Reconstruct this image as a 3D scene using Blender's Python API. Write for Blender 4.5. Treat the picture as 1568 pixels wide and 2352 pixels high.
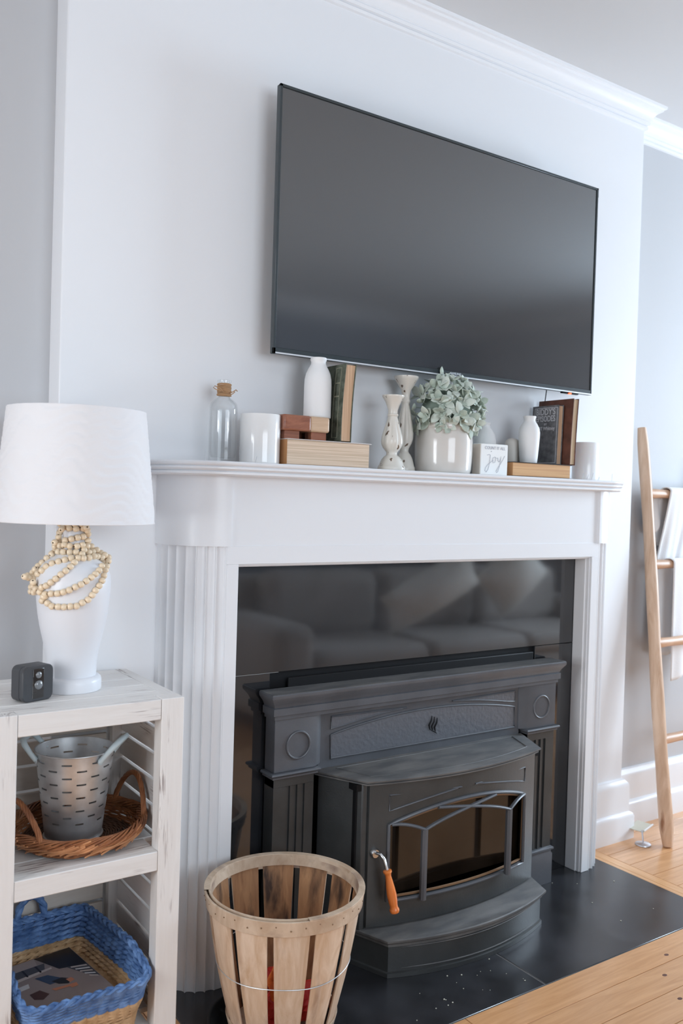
import bpy, math, random
from math import sin, cos, pi, radians, sqrt, atan2
from mathutils import Vector, Matrix, noise
random.seed(7)
for _o in list(bpy.data.objects): bpy.data.objects.remove(_o)
SC = bpy.context.scene
COL = SC.collection

# ------------------------------------------------------------------ camera
def make_camera():
    yaw, pitch, roll = radians(34.43), radians(-1.06), radians(1.70)
    f = Vector((sin(yaw)*cos(pitch), cos(yaw)*cos(pitch), sin(pitch)))
    r = Vector((cos(yaw), -sin(yaw), 0)); u = r.cross(f)
    r2 = cos(roll)*r + sin(roll)*u; u2 = -sin(roll)*r + cos(roll)*u
    m = Matrix((r2, u2, -f)).transposed().to_4x4()
    m.translation = Vector((0, -2.0, 1.1755))
    c = bpy.data.cameras.new('camera'); o = bpy.data.objects.new('camera', c); COL.objects.link(o)
    o.matrix_world = m
    c.sensor_fit = 'VERTICAL'; c.sensor_height = 36.0; c.sensor_width = 24.0
    c.lens = 31.232; c.clip_start = 0.05
    c.dof.use_dof = True; c.dof.focus_distance = 2.15; c.dof.aperture_fstop = 4.0
    SC.camera = o
make_camera()

# ------------------------------------------------------------------ world, daylight through the windows, added back fill, exposure
SC.view_settings.view_transform = 'Standard'; SC.view_settings.look = 'None'
SC.view_settings.gamma = 1.0; SC.view_settings.use_curve_mapping = False
SC.view_settings.exposure = -0.38
SC.cycles.max_bounces = 10; SC.cycles.diffuse_bounces = 6; SC.cycles.glossy_bounces = 5
SC.cycles.transmission_bounces = 8; SC.cycles.transparent_max_bounces = 8
SC.cycles.caustics_reflective = False; SC.cycles.caustics_refractive = False
SC.cycles.sample_clamp_indirect = 6.0
W = bpy.data.worlds.new('daylight'); SC.world = W; W.use_nodes = True
W.node_tree.nodes['Background'].inputs[0].default_value = (.75, .84, 1, 1)
W.node_tree.nodes['Background'].inputs[1].default_value = 1.0

def area(name, loc, direction, sx, sy, watts, color, spread=180):
    l = bpy.data.lights.new(name, 'AREA'); l.shape = 'RECTANGLE'; l.size = sx; l.size_y = sy
    l.energy = watts; l.color = color; l.spread = radians(spread)
    o = bpy.data.objects.new(name, l); COL.objects.link(o); o.location = loc
    o.rotation_euler = Vector(direction).to_track_quat('-Z', 'Y').to_euler()
    return o
# windows: (in wall_right near the fireplace wall), (in wall_left), plus an added fill light (at wall_back)
area('window_light_right', (5.06, -1.05, 1.50), (-1, 0, 0), .9, 1.5, 195, (.70, .85, 1.0))
area('window_light_left', (-1.46, -1.0, 1.22), (1, 0, 0), .85, 1.2, 50, (.90, .95, 1.0))
area('window_light_back', (1.1, -3.66, 1.45), (0, 1, 0), 1.9, 1.5, 74, (.80, .90, 1.0))

# ------------------------------------------------------------------ mesh helpers
class MB:
    def __init__(s): s.v = []; s.f = []; s.m = []
    def add(s, vs, fs, mi=0):
        n = len(s.v); s.v += [tuple(p) for p in vs]; s.f += [tuple(i+n for i in f) for f in fs]; s.m += [mi]*len(fs)
        return s
    def box(s, x0, y0, z0, x1, y1, z1, mi=0):
        x0, x1 = sorted((x0, x1)); y0, y1 = sorted((y0, y1)); z0, z1 = sorted((z0, z1))
        vs = [(x, y, z) for z in (z0, z1) for y in (y0, y1) for x in (x0, x1)]
        return s.add(vs, [(0,2,3,1),(4,5,7,6),(0,1,5,4),(2,6,7,3),(0,4,6,2),(1,3,7,5)], mi)
    def prism(s, pts, a, b, axis='z', mi=0):
        """pts: 2D polygon; extruded along axis from a to b"""
        def P(p, t):
            if axis == 'z': return (p[0], p[1], t)
            if axis == 'y': return (p[0], t, p[1])
            return (t, p[0], p[1])
        n = len(pts)
        vs = [P(p, a) for p in pts] + [P(p, b) for p in pts]
        fs = [tuple(range(n)), tuple(range(2*n-1, n-1, -1))] + [(i, i+n, (i+1) % n+n, (i+1) % n) for i in range(n)]
        return s.add(vs, fs, mi)
    def lathe(s, prof, c=(0, 0), seg=48, a0=0, a1=2*pi, fn=None, mi=0, sx=1, sy=1):
        """prof: (r, z); closed in angle"""
        full = abs(a1-a0-2*pi) < 1e-6; k = seg if full else seg+1; vs = []; fs = []
        for (r, z) in prof:
            for i in range(k):
                a = a0+(a1-a0)*i/seg; rr = r+(fn(a, z, r) if fn else 0)
                vs.append((c[0]+rr*cos(a)*sx, c[1]+rr*sin(a)*sy, z))
        for j in range(len(prof)-1):
            for i in range(seg):
                i2 = (i+1) % k
                fs.append((j*k+i, j*k+i2, (j+1)*k+i2, (j+1)*k+i))
        return s.add(vs, fs, mi)
    def tube(s, pts, r, seg=8, closed=False, caps=True, flat=1.0, mi=0):
        P = [Vector(p) for p in pts]; n = len(P); R = r if hasattr(r, '__len__') else [r]*n
        vs = []; fs = []; up = None
        for i in range(n):
            if closed: t = P[(i+1) % n]-P[i-1]
            else: t = P[min(i+1, n-1)]-P[max(i-1, 0)]
            t.normalize() if t.length > 1e-9 else None
            if up is None: up = Vector((0, 0, 1)) if abs(t.z) < .9 else Vector((0, 1, 0))
            a = t.cross(up)
            if a.length < 1e-6: a = t.cross(Vector((1, 0, 0)))
            a.normalize(); b = a.cross(t).normalized(); up = b
            for k in range(seg):
                w = 2*pi*k/seg; vs.append(P[i]+a*R[i]*cos(w)+b*R[i]*flat*sin(w))
        m = n if closed else n-1
        for i in range(m):
            for k in range(seg):
                k2 = (k+1) % seg; j = (i+1) % n
                fs.append((i*seg+k, i*seg+k2, j*seg+k2, j*seg+k))
        if caps and not closed:
            fs.append(tuple(range(seg-1, -1, -1))); fs.append(tuple((n-1)*seg+k for k in range(seg)))
        return s.add(vs, fs, mi)
    def loft(s, rings, closed_ring=True, cap=True, mi=0):
        k = len(rings[0]); vs = [p for r in rings for p in r]; fs = []
        for j in range(len(rings)-1):
            for i in range(k if closed_ring else k-1):
                i2 = (i+1) % k; fs.append((j*k+i, j*k+i2, (j+1)*k+i2, (j+1)*k+i))
        if cap and closed_ring:
            fs.append(tuple(range(k-1, -1, -1))); fs.append(tuple((len(rings)-1)*k+i for i in range(k)))
        return s.add(vs, fs, mi)
    def ball(s, c, r, u=12, v=8, sc=(1, 1, 1), mi=0):
        vs = [(c[0], c[1], c[2]-r*sc[2])]; fs = []
        for j in range(1, v):
            b = -pi/2+pi*j/v
            for i in range(u):
                a = 2*pi*i/u; vs.append((c[0]+r*cos(b)*cos(a)*sc[0], c[1]+r*cos(b)*sin(a)*sc[1], c[2]+r*sin(b)*sc[2]))
        vs.append((c[0], c[1], c[2]+r*sc[2])); T = len(vs)-1
        for i in range(u):
            i2 = (i+1) % u; fs.append((0, 1+i2, 1+i)); fs.append((T, 1+(v-2)*u+i, 1+(v-2)*u+i2))
            for j in range(v-2): fs.append((1+j*u+i, 1+j*u+i2, 1+(j+1)*u+i2, 1+(j+1)*u+i))
        return s.add(vs, fs, mi)
    def grid(s, fn, nu, nv, mi=0):
        vs = [fn(i/nu, j/nv) for j in range(nv+1) for i in range(nu+1)]; k = nu+1
        fs = [(j*k+i, j*k+i+1, (j+1)*k+i+1, (j+1)*k+i) for j in range(nv) for i in range(nu)]
        return s.add(vs, fs, mi)
    def xf(s, M):
        s.v = [tuple(M @ Vector(p)) for p in s.v]; return s

def rot_about(x, y, deg, z=0):
    return Matrix.Translation((x, y, z)) @ Matrix.Rotation(radians(deg), 4, 'Z') @ Matrix.Translation((-x, -y, -z))

def origin_of(p):
    v = Vector((0, 0, 0))
    while p is not None: v += p.location; p = p.parent
    return v

def tag(o, label=None, cat=None, group=None, kind=None):
    if label: o['label'] = label
    if cat: o['category'] = cat
    if group: o['group'] = group
    if kind: o['kind'] = kind
    return o

def thing(name, label, cat, loc, group=None):
    o = bpy.data.objects.new(name, None); COL.objects.link(o); o.location = loc; o.empty_display_size = .05
    return tag(o, label, cat, group)

def build(name, mb, mats, parent=None, loc=None, smooth=False, bevel=0, seg=2, sub=0, solid=0, label=None, kind=None, clean=True):
    """world-space mesh in mb -> one object"""
    org = origin_of(parent) if parent is not None else Vector(loc or (0, 0, 0))
    me = bpy.data.meshes.new(name)
    me.from_pydata([tuple(Vector(p)-org) for p in mb.v], [], mb.f)
    if not isinstance(mats, (list, tuple)): mats = [mats]
    for m in mats: me.materials.append(m)
    if len(mats) > 1: me.polygons.foreach_set('material_index', mb.m)
    if clean:
        import bmesh
        bm = bmesh.new(); bm.from_mesh(me)
        bmesh.ops.recalc_face_normals(bm, faces=bm.faces); bm.to_mesh(me); bm.free()
    if smooth:
        me.polygons.foreach_set('use_smooth', [True]*len(me.polygons)); me.set_sharp_from_angle(angle=radians(42))
    me.update()
    o = bpy.data.objects.new(name, me); COL.objects.link(o)
    if parent is not None: o.parent = parent
    else: o.location = org
    if solid:
        md = o.modifiers.new('solid', 'SOLIDIFY'); md.thickness = solid; md.offset = 0
    if bevel:
        md = o.modifiers.new('bevel', 'BEVEL'); md.width = bevel; md.segments = seg; md.limit_method = 'ANGLE'; md.angle_limit = radians(35)
        if not smooth:
            me.polygons.foreach_set('use_smooth', [True]*len(me.polygons)); me.set_sharp_from_angle(angle=radians(42))
        md.harden_normals = False
    if sub:
        md = o.modifiers.new('sub', 'SUBSURF'); md.levels = sub; md.render_levels = sub
    return tag(o, label=label, kind=kind)

def inst(name, me, parent, M, label=None):
    o = bpy.data.objects.new(name, me); COL.objects.link(o); o.parent = parent
    o.matrix_basis = Matrix.Translation(-origin_of(parent)) @ M
    if label: o['label'] = label
    return o

def mesh_only(name, mb, mats, smooth=True):
    o = build(name, mb, mats, smooth=smooth); me = o.data; bpy.data.objects.remove(o); return me

def text_part(name, body, size, mat, parent, M, extrude=.0002, xscale=1.0, align='CENTER', shear=0, offset=0, label=None):
    c = bpy.data.curves.new(name, 'FONT'); c.body = body; c.size = size; c.extrude = extrude
    c.align_x = align; c.align_y = 'CENTER'; c.shear = shear; c.offset = offset; c.resolution_u = 3
    t = bpy.data.objects.new(name+'_src', c); COL.objects.link(t)
    bpy.context.view_layer.update()
    me = bpy.data.meshes.new_from_object(t); me.name = name
    bpy.data.objects.remove(t)
    me.transform(Matrix.Diagonal((xscale, 1, 1, 1))); me.transform(M); me.transform(Matrix.Translation(-origin_of(parent)))
    me.materials.clear(); me.materials.append(mat)
    o = bpy.data.objects.new(name, me); COL.objects.link(o); o.parent = parent
    return tag(o, label=label)

# ------------------------------------------------------------------ materials
def mat(name, col, rough=.5, metal=0, bump=0, bscale=40, var=0, vscale=8, spec=.5, coat=0, trans=0, ior=1.45, emit=None, estr=0, stretch=(1, 1, 1), sheen=0, sss=0, col2=None):
    m = bpy.data.materials.new(name); m.use_nodes = True; N = m.node_tree.nodes; L = m.node_tree.links; b = N['Principled BSDF']
    b.inputs['Base Color'].default_value = (*col, 1); b.inputs['Roughness'].default_value = rough
    b.inputs['Metallic'].default_value = metal; b.inputs['Specular IOR Level'].default_value = spec
    b.inputs['Coat Weight'].default_value = coat; b.inputs['Coat Roughness'].default_value = .08
    b.inputs['Transmission Weight'].default_value = trans; b.inputs['IOR'].default_value = ior
    b.inputs['Sheen Weight'].default_value = sheen
    if sss:
        b.inputs['Subsurface Weight'].default_value = sss; b.inputs['Subsurface Radius'].default_value = (.01, .008, .006)
    if emit:
        b.inputs['Emission Color'].default_value = (*emit, 1); b.inputs['Emission Strength'].default_value = estr
    tc = mp = None
    if bump or var:
        tc = N.new('ShaderNodeTexCoord'); mp = N.new('ShaderNodeMapping'); L.new(tc.outputs['Object'], mp.inputs[0])
        mp.inputs['Scale'].default_value = stretch
    if bump:
        n = N.new('ShaderNodeTexNoise'); n.inputs['Scale'].default_value = bscale; n.inputs['Detail'].default_value = 4
        L.new(mp.outputs[0], n.inputs['Vector'])
        bp = N.new('ShaderNodeBump'); bp.inputs['Strength'].default_value = bump; bp.inputs['Distance'].default_value = .002
        L.new(n.outputs['Fac'], bp.inputs['Height']); L.new(bp.outputs[0], b.inputs['Normal'])
    if var or col2:
        n = N.new('ShaderNodeTexNoise'); n.inputs['Scale'].default_value = vscale; n.inputs['Detail'].default_value = 5
        L.new(mp.outputs[0], n.inputs['Vector'])
        r = N.new('ShaderNodeValToRGB'); c2 = col2 or tuple(max(0, c*(1-var)) for c in col); c1 = col if col2 else tuple(min(1, c*(1+var)) for c in col)
        r.color_ramp.elements[0].position = .35; r.color_ramp.elements[0].color = (*c2, 1)
        r.color_ramp.elements[1].position = .65; r.color_ramp.elements[1].color = (*c1, 1)
        L.new(n.outputs['Fac'], r.inputs[0]); L.new(r.outputs[0], b.inputs['Base Color'])
    return m

def wood(name, c1, c2, axis=0, rough=.5, scale=6, stretch=14, dark=None, knots=False, coat=0, wobble=1.5, rand=.12):
    """streaky grain running along an object axis"""
    m = bpy.data.materials.new(name); m.use_nodes = True; N = m.node_tree.nodes; L = m.node_tree.links; b = N['Principled BSDF']
    b.inputs['Roughness'].default_value = rough; b.inputs['Coat Weight'].default_value = coat; b.inputs['Coat Roughness'].default_value = .18
    tc = N.new('ShaderNodeTexCoord'); mp = N.new('ShaderNodeMapping'); L.new(tc.outputs['Object'], mp.inputs[0])
    sc = [stretch]*3; sc[axis] = 1.0; mp.inputs['Scale'].default_value = sc
    oi = N.new('ShaderNodeObjectInfo'); vm = N.new('ShaderNodeVectorMath'); vm.operation = 'SCALE'; vm.inputs[0].default_value = (37, 17, 53)
    L.new(oi.outputs['Random'], vm.inputs['Scale']); L.new(vm.outputs[0], mp.inputs['Location'])
    n = N.new('ShaderNodeTexNoise'); n.inputs['Scale'].default_value = scale; n.inputs['Detail'].default_value = 7; n.inputs['Distortion'].default_value = wobble
    n.inputs['Roughness'].default_value = .6
    L.new(mp.outputs[0], n.inputs['Vector'])
    r = N.new('ShaderNodeValToRGB'); r.color_ramp.elements[0].position = .32; r.color_ramp.elements[1].position = .68
    r.color_ramp.elements[0].color = (*c2, 1); r.color_ramp.elements[1].color = (*c1, 1)
    L.new(n.outputs['Fac'], r.inputs[0])
    out = r.outputs[0]
    hv = N.new('ShaderNodeHueSaturation'); mr = N.new('ShaderNodeMapRange'); mr.inputs['To Min'].default_value = 1-rand; mr.inputs['To Max'].default_value = 1+rand
    L.new(oi.outputs['Random'], mr.inputs[0]); L.new(mr.outputs[0], hv.inputs['Value']); L.new(out, hv.inputs['Color']); out = hv.outputs[0]
    if dark:
        n2 = N.new('ShaderNodeTexNoise'); n2.inputs['Scale'].default_value = dark[1]; n2.inputs['Detail'].default_value = 6
        mp2 = N.new('ShaderNodeMapping'); L.new(tc.outputs['Object'], mp2.inputs[0]); s2 = [dark[2]]*3; s2[axis] = 1; mp2.inputs['Scale'].default_value = s2
        L.new(vm.outputs[0], mp2.inputs['Location']); L.new(mp2.outputs[0], n2.inputs['Vector'])
        r2 = N.new('ShaderNodeValToRGB'); r2.color_ramp.elements[0].position = dark[3]; r2.color_ramp.elements[1].position = dark[3]+dark[4]
        r2.color_ramp.elements[0].color = (0, 0, 0, 1); r2.color_ramp.elements[1].color = (1, 1, 1, 1)
        mx = N.new('ShaderNodeMix'); mx.data_type = 'RGBA'; L.new(n2.outputs['Fac'], r2.inputs[0]); L.new(r2.outputs[0], mx.inputs['Factor'])
        L.new(out, mx.inputs['A']); mx.inputs['B'].default_value = (*dark[0], 1); out = mx.outputs['Result']
    L.new(out, b.inputs['Base Color'])
    bp = N.new('ShaderNodeBump'); bp.inputs['Strength'].default_value = .25; bp.inputs['Distance'].default_value = .0015
    L.new(n.outputs['Fac'], bp.inputs['Height']); L.new(bp.outputs[0], b.inputs['Normal'])
    return m

M = {}
M['breast'] = mat('white_wall_paint', (.80, .81, .83), .55, bump=.08, bscale=60)
M['alcove'] = mat('pale_grey_wall_paint', (.53, .535, .55), .6, bump=.15, bscale=45)
M['ceiling'] = mat('ceiling_paint', (.66, .67, .68), .7, bump=.05)
M['trim'] = mat('white_gloss_trim', (.83, .84, .86), .28, bump=.03, bscale=30)
M['mantel'] = mat('mantel_white_paint', (.79, .80, .82), .3, bump=.04, bscale=50)
M['floor'] = wood('orange_fir_boards', (.68, .37, .18), (.54, .27, .115), 0, .33, 5, 12, coat=.25, wobble=1.0, rand=.07)
M['floor_y'] = wood('orange_fir_border', (.70, .40, .19), (.58, .29, .12), 1, .33, 5, 12, coat=.25, wobble=1.0, rand=.05)
M['slate'] = mat('black_slate', (.020, .021, .024),   .06, spec=.65, ior=1.74, bump=.01, bscale=10, var=.25, vscale=9)
M['hearth'] = mat('black_hearth_stone', (.026, .027, .031), .27, spec=.8, bump=.10, bscale=25, var=.5, vscale=6)
M['iron'] = mat('grey_black_cast_iron', (.090, .095, .106), .36, spec=.55, bump=.12, bscale=220, var=.12, vscale=10)
M['iron_rough'] = mat('pebbled_cast_iron', (.115, .122, .138), .33, spec=.6, bump=1.0, bscale=95)
M['iron_dusty'] = mat('dusty_cast_iron', (.15, .147, .143), .55, spec=.4, bump=.15, bscale=150, col2=(.085, .087, .09), var=.3, vscale=9, stretch=(1, 3, 1))
M['iron_dark'] = mat('black_cast_iron', (.042, .045, .046), .36, spec=.6, bump=.12, bscale=200, var=.15, vscale=12)  # same iron, darkened: shade on the lower stove parts put into the colour
M['black'] = mat('matt_black', (.006, .006, .007), .55, spec=.25)
M['stoveglass'] = mat('dark_stove_glass', (.014, .009, .006), .09, spec=.7, ior=1.5, var=.5, vscale=6)
M['brass_trim'] = mat('tarnished_gasket', (.22, .13, .07), .45, metal=.3)
M['chrome'] = mat('worn_steel', (.7, .7, .7), .25, metal=1)
M['orange'] = wood('orange_handle_wood', (.85, .26, .06), (.72, .17, .03), 2, .3, 5, 6, coat=.5, rand=0)
M['tvscreen'] = mat('tv_screen', (.030, .031, .034), .12, spec=.9, ior=1.8, coat=.3)
M['tvbezel'] = mat('tv_bezel', (.035, .045, .05), .3, spec=.6)
M['tvsilver'] = mat('tv_silver_edge', (.75, .77, .8), .35, metal=.5)
M['led'] = mat('red_standby_lamp', (.9, .1, .03), .4, emit=(1, .12, .03), estr=3)
M['shade'] = mat('white_pleated_linen', (.77, .76, .77), .75, bump=.12, bscale=300, sheen=.2)
M['lampbody'] = mat('white_ceramic_lamp', (.74, .75, .78), .35, bump=.03)
M['bead'] = mat('pale_wood_bead', (.82, .67, .48), .32, spec=.5, var=.06, vscale=60, coat=.2)
def distressed(name, axis):
    m = wood(name, (.78, .765, .745), (.735, .71, .685), axis, .55, 5, 12, rand=.02); N = m.node_tree.nodes; L = m.node_tree.links; b = N['Principled BSDF']
    src = b.inputs['Base Color'].links[0].from_socket; tc = next(n for n in N if n.type == 'TEX_COORD'); vm = next(n for n in N if n.type == 'VECT_MATH')
    def nz(scale, st, p0, p1, det):
        mp = N.new('ShaderNodeMapping'); L.new(tc.outputs['Object'], mp.inputs[0]); L.new(vm.outputs[0], mp.inputs['Location']); s = [st]*3; s[axis] = 1; mp.inputs['Scale'].default_value = s
        n = N.new('ShaderNodeTexNoise'); n.inputs['Scale'].default_value = scale; n.inputs['Detail'].default_value = det; L.new(mp.outputs[0], n.inputs['Vector'])
        r = N.new('ShaderNodeMapRange'); r.inputs['From Min'].default_value = p0; r.inputs['From Max'].default_value = p1; L.new(n.outputs['Fac'], r.inputs[0]); return r.outputs[0]
    a = nz(16, 18, .52, .60, 4); c = nz(6, 3, .565, .67, 2); mm = N.new('ShaderNodeMath'); mm.operation = 'MULTIPLY'; L.new(a, mm.inputs[0]); L.new(c, mm.inputs[1])
    mx = N.new('ShaderNodeMix'); mx.data_type = 'RGBA'; L.new(mm.outputs[0], mx.inputs['Factor']); L.new(src, mx.inputs['A']); mx.inputs['B'].default_value = (.30, .25, .24, 1)
    L.new(mx.outputs['Result'], b.inputs['Base Color']); return m
M['dist_x'] = distressed('distressed_white_x', 0)
M['dist_y'] = distressed('distressed_white_y', 1)
M['dist_z'] = distressed('distressed_white_z', 2)
M['slatpaint'] = wood('cream_slat_paint', (.66, .61, .55), (.58, .52, .46), 0, .6, 4, 8, rand=.03)
M['galv'] = mat('galvanised_steel', (.66, .67, .68), .44, metal=.9, var=.22, vscale=14, bump=.04, bscale=30)
M['paleblue'] = mat('pale_blue_enamel', (.52, .62, .66), .35)
M['wicker'] = mat('orange_brown_willow', (.40, .16, .065), .4, bump=.3, bscale=120, col2=(.22, .08, .035), var=.3, vscale=30)
M['wicker_light'] = mat('pale_willow_rods', (.62, .30, .14), .35, bump=.3, bscale=120, col2=(.40, .17, .07), var=.3, vscale=30)
M['wicker_dark'] = mat('dark_willow', (.10, .045, .025), .45, bump=.4, bscale=80, var=.3, vscale=40)
M['blue'] = mat('blue_dyed_seagrass', (.16, .29, .55), .55, bump=.5, bscale=160, col2=(.06, .13, .30), var=.3, vscale=45)
M['natural'] = mat('natural_seagrass', (.62, .42, .24), .6, bump=.5, bscale=160, col2=(.42, .26, .13), var=.3, vscale=45)
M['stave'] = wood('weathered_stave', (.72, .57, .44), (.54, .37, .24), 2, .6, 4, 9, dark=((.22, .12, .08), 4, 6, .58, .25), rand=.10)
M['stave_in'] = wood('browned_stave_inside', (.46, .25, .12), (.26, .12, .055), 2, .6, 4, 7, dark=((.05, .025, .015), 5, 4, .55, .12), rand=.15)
M['hoop'] = wood('weathered_hoop', (.62, .49, .37), (.44, .31, .21), 2, .6, 9, 2, dark=((.17, .10, .08), 11, .6, .56, .14), rand=.04)
M['panblack'] = mat('black_enamel_pan', (.012, .013, .014), .3, spec=.5)
M['redpaper'] = mat('red_wrapper', (.75, .05, .03), .45, col2=(.45, .02, .02), var=.2, vscale=12)
M['orangepaper'] = mat('orange_wrapper', (.95, .22, .05), .45)
M['matte_white'] = mat('matt_white_ceramic', (.82, .82, .82), .55)
M['gloss_white'] = mat('glossy_white_glaze', (.80, .80, .79), .12, spec=.5, coat=.4)
M['crock'] = mat('cream_crock_glaze', (.66, .63, .59), .16, coat=.5, var=.03, vscale=6)
M['bell'] = mat('cream_ceramic', (.66, .62, .57), .45)
M['frost'] = mat('frosted_white_glass', (.88, .88, .88), .22, sss=.5, coat=.3)
M['candlestick'] = mat('chippy_cream_paint', (.70, .67, .61), .3, coat=.25)
def _chips(m):
    N = m.node_tree.nodes; L = m.node_tree.links; b = N['Principled BSDF']; tc = N.new('ShaderNodeTexCoord'); mp = N.new('ShaderNodeMapping')
    mp.inputs['Scale'].default_value = (1, 1, .35); L.new(tc.outputs['Object'], mp.inputs[0]); n = N.new('ShaderNodeTexNoise')
    n.inputs['Scale'].default_value = 75; n.inputs['Detail'].default_value = 2; L.new(mp.outputs[0], n.inputs['Vector'])
    r = N.new('ShaderNodeValToRGB'); r.color_ramp.elements[0].position = .66; r.color_ramp.elements[1].position = .69
    r.color_ramp.elements[0].color = (.70, .67, .61, 1); r.color_ramp.elements[1].color = (.14, .09, .06, 1); L.new(n.outputs['Fac'], r.inputs[0]); L.new(r.outputs[0], b.inputs['Base Color'])
_chips(M['candlestick'])
def thin_glass():
    m = bpy.data.materials.new('clear_glass'); m.use_nodes = True; N = m.node_tree.nodes; L = m.node_tree.links; N.remove(N['Principled BSDF'])
    t = N.new('ShaderNodeBsdfTransparent'); t.inputs[0].default_value = (.985, .99, .99, 1); g = N.new('ShaderNodeBsdfGlossy'); g.inputs['Roughness'].default_value = .03
    lw = N.new('ShaderNodeLayerWeight'); lw.inputs[0].default_value = .12; f = N.new('ShaderNodeMath'); f.operation = 'MULTIPLY_ADD'; f.inputs[1].default_value = .55; f.inputs[2].default_value = .03; L.new(lw.outputs['Facing'], f.inputs[0]); x = N.new('ShaderNodeMixShader')
    L.new(f.outputs[0], x.inputs[0]); L.new(t.outputs[0], x.inputs[1]); L.new(g.outputs[0], x.inputs[2]); L.new(x.outputs[0], N['Material Output'].inputs[0]); return m
M['glass'] = thin_glass()
M['twine'] = mat('jute_twine', (.42, .25, .13), .8, bump=.5, bscale=200)
M['acacia'] = wood('red_brown_acacia', (.34, .13, .07), (.17, .055, .03), 0, .35, 7, 6, coat=.2, rand=.1)
M['sapwood'] = wood('pale_acacia_sapwood', (.62, .45, .31), (.50, .33, .21), 0, .4, 6, 6, rand=0)
def pages_mat(name, c, c2, sc=900):
    m = bpy.data.materials.new(name); m.use_nodes = True; N = m.node_tree.nodes; L = m.node_tree.links; b = N['Principled BSDF']; b.inputs['Roughness'].default_value = .8
    tc = N.new('ShaderNodeTexCoord'); mp = N.new('ShaderNodeMapping'); L.new(tc.outputs['Object'], mp.inputs[0]); mp.inputs['Scale'].default_value = sc
    n = N.new('ShaderNodeTexNoise'); n.inputs['Scale'].default_value = 1; n.inputs['Detail'].default_value = 3; L.new(mp.outputs[0], n.inputs['Vector'])
    r = N.new('ShaderNodeValToRGB'); r.color_ramp.elements[0].position = .4; r.color_ramp.elements[0].color = (*c2, 1); r.color_ramp.elements[1].color = (*c, 1); r.color_ramp.elements[1].position = .6
    L.new(n.outputs['Fac'], r.inputs[0]); L.new(r.outputs[0], b.inputs['Base Color']); return m
M['pages_flat'] = pages_mat('page_edges_flat', (.70, .55, .42), (.55, .41, .29), (4, 4, 420))
M['pages_orange'] = pages_mat('orange_page_edges_flat', (.66, .40, .20), (.56, .31, .15), (4, 4, 300))
M['pages_up'] = pages_mat('page_edges_upright', (.62, .42, .27), (.50, .32, .20), (420, 6, 3))
M['pages_tan'] = pages_mat('tan_page_edges', (.58, .44, .29), (.45, .32, .20), (420, 6, 3))
M['greencloth'] = mat('dark_green_book_cloth', (.13, .145, .11), .7, bump=.3, bscale=300, col2=(.05, .06, .04), var=.3, vscale=50)
M['gilt'] = mat('faded_gilt', (.27, .27, .20), .6)
M['greycloth'] = mat('grey_book_cloth', (.14, .14, .145), .7, bump=.3, bscale=300, var=.3, vscale=60)
M['browncloth'] = mat('brown_book_cloth', (.12, .045, .028), .6, bump=.3, bscale=200, var=.3, vscale=30)
M['page_ends'] = mat('browned_page_ends', (.45, .22, .09), .7)
M['coverboard'] = mat('grey_cover_board', (.60, .56, .54), .7)
M['blackboard'] = mat('black_cover_board', (.03, .02, .02), .6)
M['lettering'] = mat('silver_lettering', (.52, .52, .54), .5)
M['whitepaint'] = mat('white_painted_block', (.84, .85, .84), .5)
M['rawwood'] = mat('raw_block_side', (.68, .63, .57), .7)
M['pencil'] = mat('grey_script_ink', (.42, .44, .50), .6)
M['leaf'] = mat('sage_green_leaf', (.47, .54, .46), .7, sheen=.3, var=.14, vscale=40)
M['leaf2'] = mat('pale_sage_leaf', (.60, .66, .59), .7, sheen=.3, var=.08, vscale=40)
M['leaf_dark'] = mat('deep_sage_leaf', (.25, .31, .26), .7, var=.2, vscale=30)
M['stem'] = mat('grey_green_stem', (.22, .27, .21), .7)
M['camblack'] = mat('black_plastic', (.05, .052, .057), .4, bump=.05, bscale=400)
M['camlens'] = mat('glossy_black_plastic', (.006, .006, .007), .06, spec=.7, coat=1)
M['lens'] = mat('grey_lens_dome', (.16, .17, .18), .12, coat=1)
M['ladder'] = wood('peeled_log', (.70, .50, .36), (.52, .33, .21), 2, .45, 4, 5, dark=((.30, .14, .07), 5, 4, .66, .08), rand=.05)
M['ladder_x'] = wood('peeled_log_rung', (.66, .43, .29), (.47, .27, .16), 0, .4, 4, 5, rand=.05)
M['throw'] = mat('white_cotton_throw', (.82, .82, .83), .85, bump=.25, bscale=200, sheen=.3)
M['silver'] = mat('brushed_silver', (.62, .62, .66), .3, metal=.9)
M['palecard'] = mat('pale_plate', (.62, .60, .50), .2, coat=.3)
M['sofa'] = mat('grey_beige_upholstery', (.46, .42, .39), .85, bump=.3, bscale=120, sheen=.2)
M['backwall'] = mat('slate_blue_wall_paint', (.20, .23, .27), .6)
M['pillow'] = mat('cream_pillow', (.90, .87, .82), .85, bump=.4, bscale=90)
M['pillowline'] = mat('dark_pillow_embroidery', (.18, .15, .13), .9)
M['winframe'] = mat('window_frame_paint', (.82, .83, .84), .35)

# ================================================================== THE ROOM
CX0, CX1, AY, H = .597, 2.603, .076, 2.556       # chimney breast edges, alcove wall plane, ceiling height
RX0, RX1, RY = -1.4, 5.0, -3.6

def struct(name, mb, m, **k):
    return build(name, mb, m, loc=(0, 0, 0), kind='structure', **k)

struct('wall_front', MB().box(CX0, 0, 0, CX1, AY+.12, H), M['breast'], bevel=.003)
struct('wall_alcove_left', MB().box(RX0-.1, AY, 0, CX0, AY+.12, H), M['alcove'])
struct('wall_alcove_right', MB().box(CX1, AY, 0, RX1+.1, AY+.12, H), M['alcove'])
struct('ceiling', MB().box(RX0-.1, RY-.1, H, RX1+.1, AY+.12, H+.1), M['ceiling'])

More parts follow.
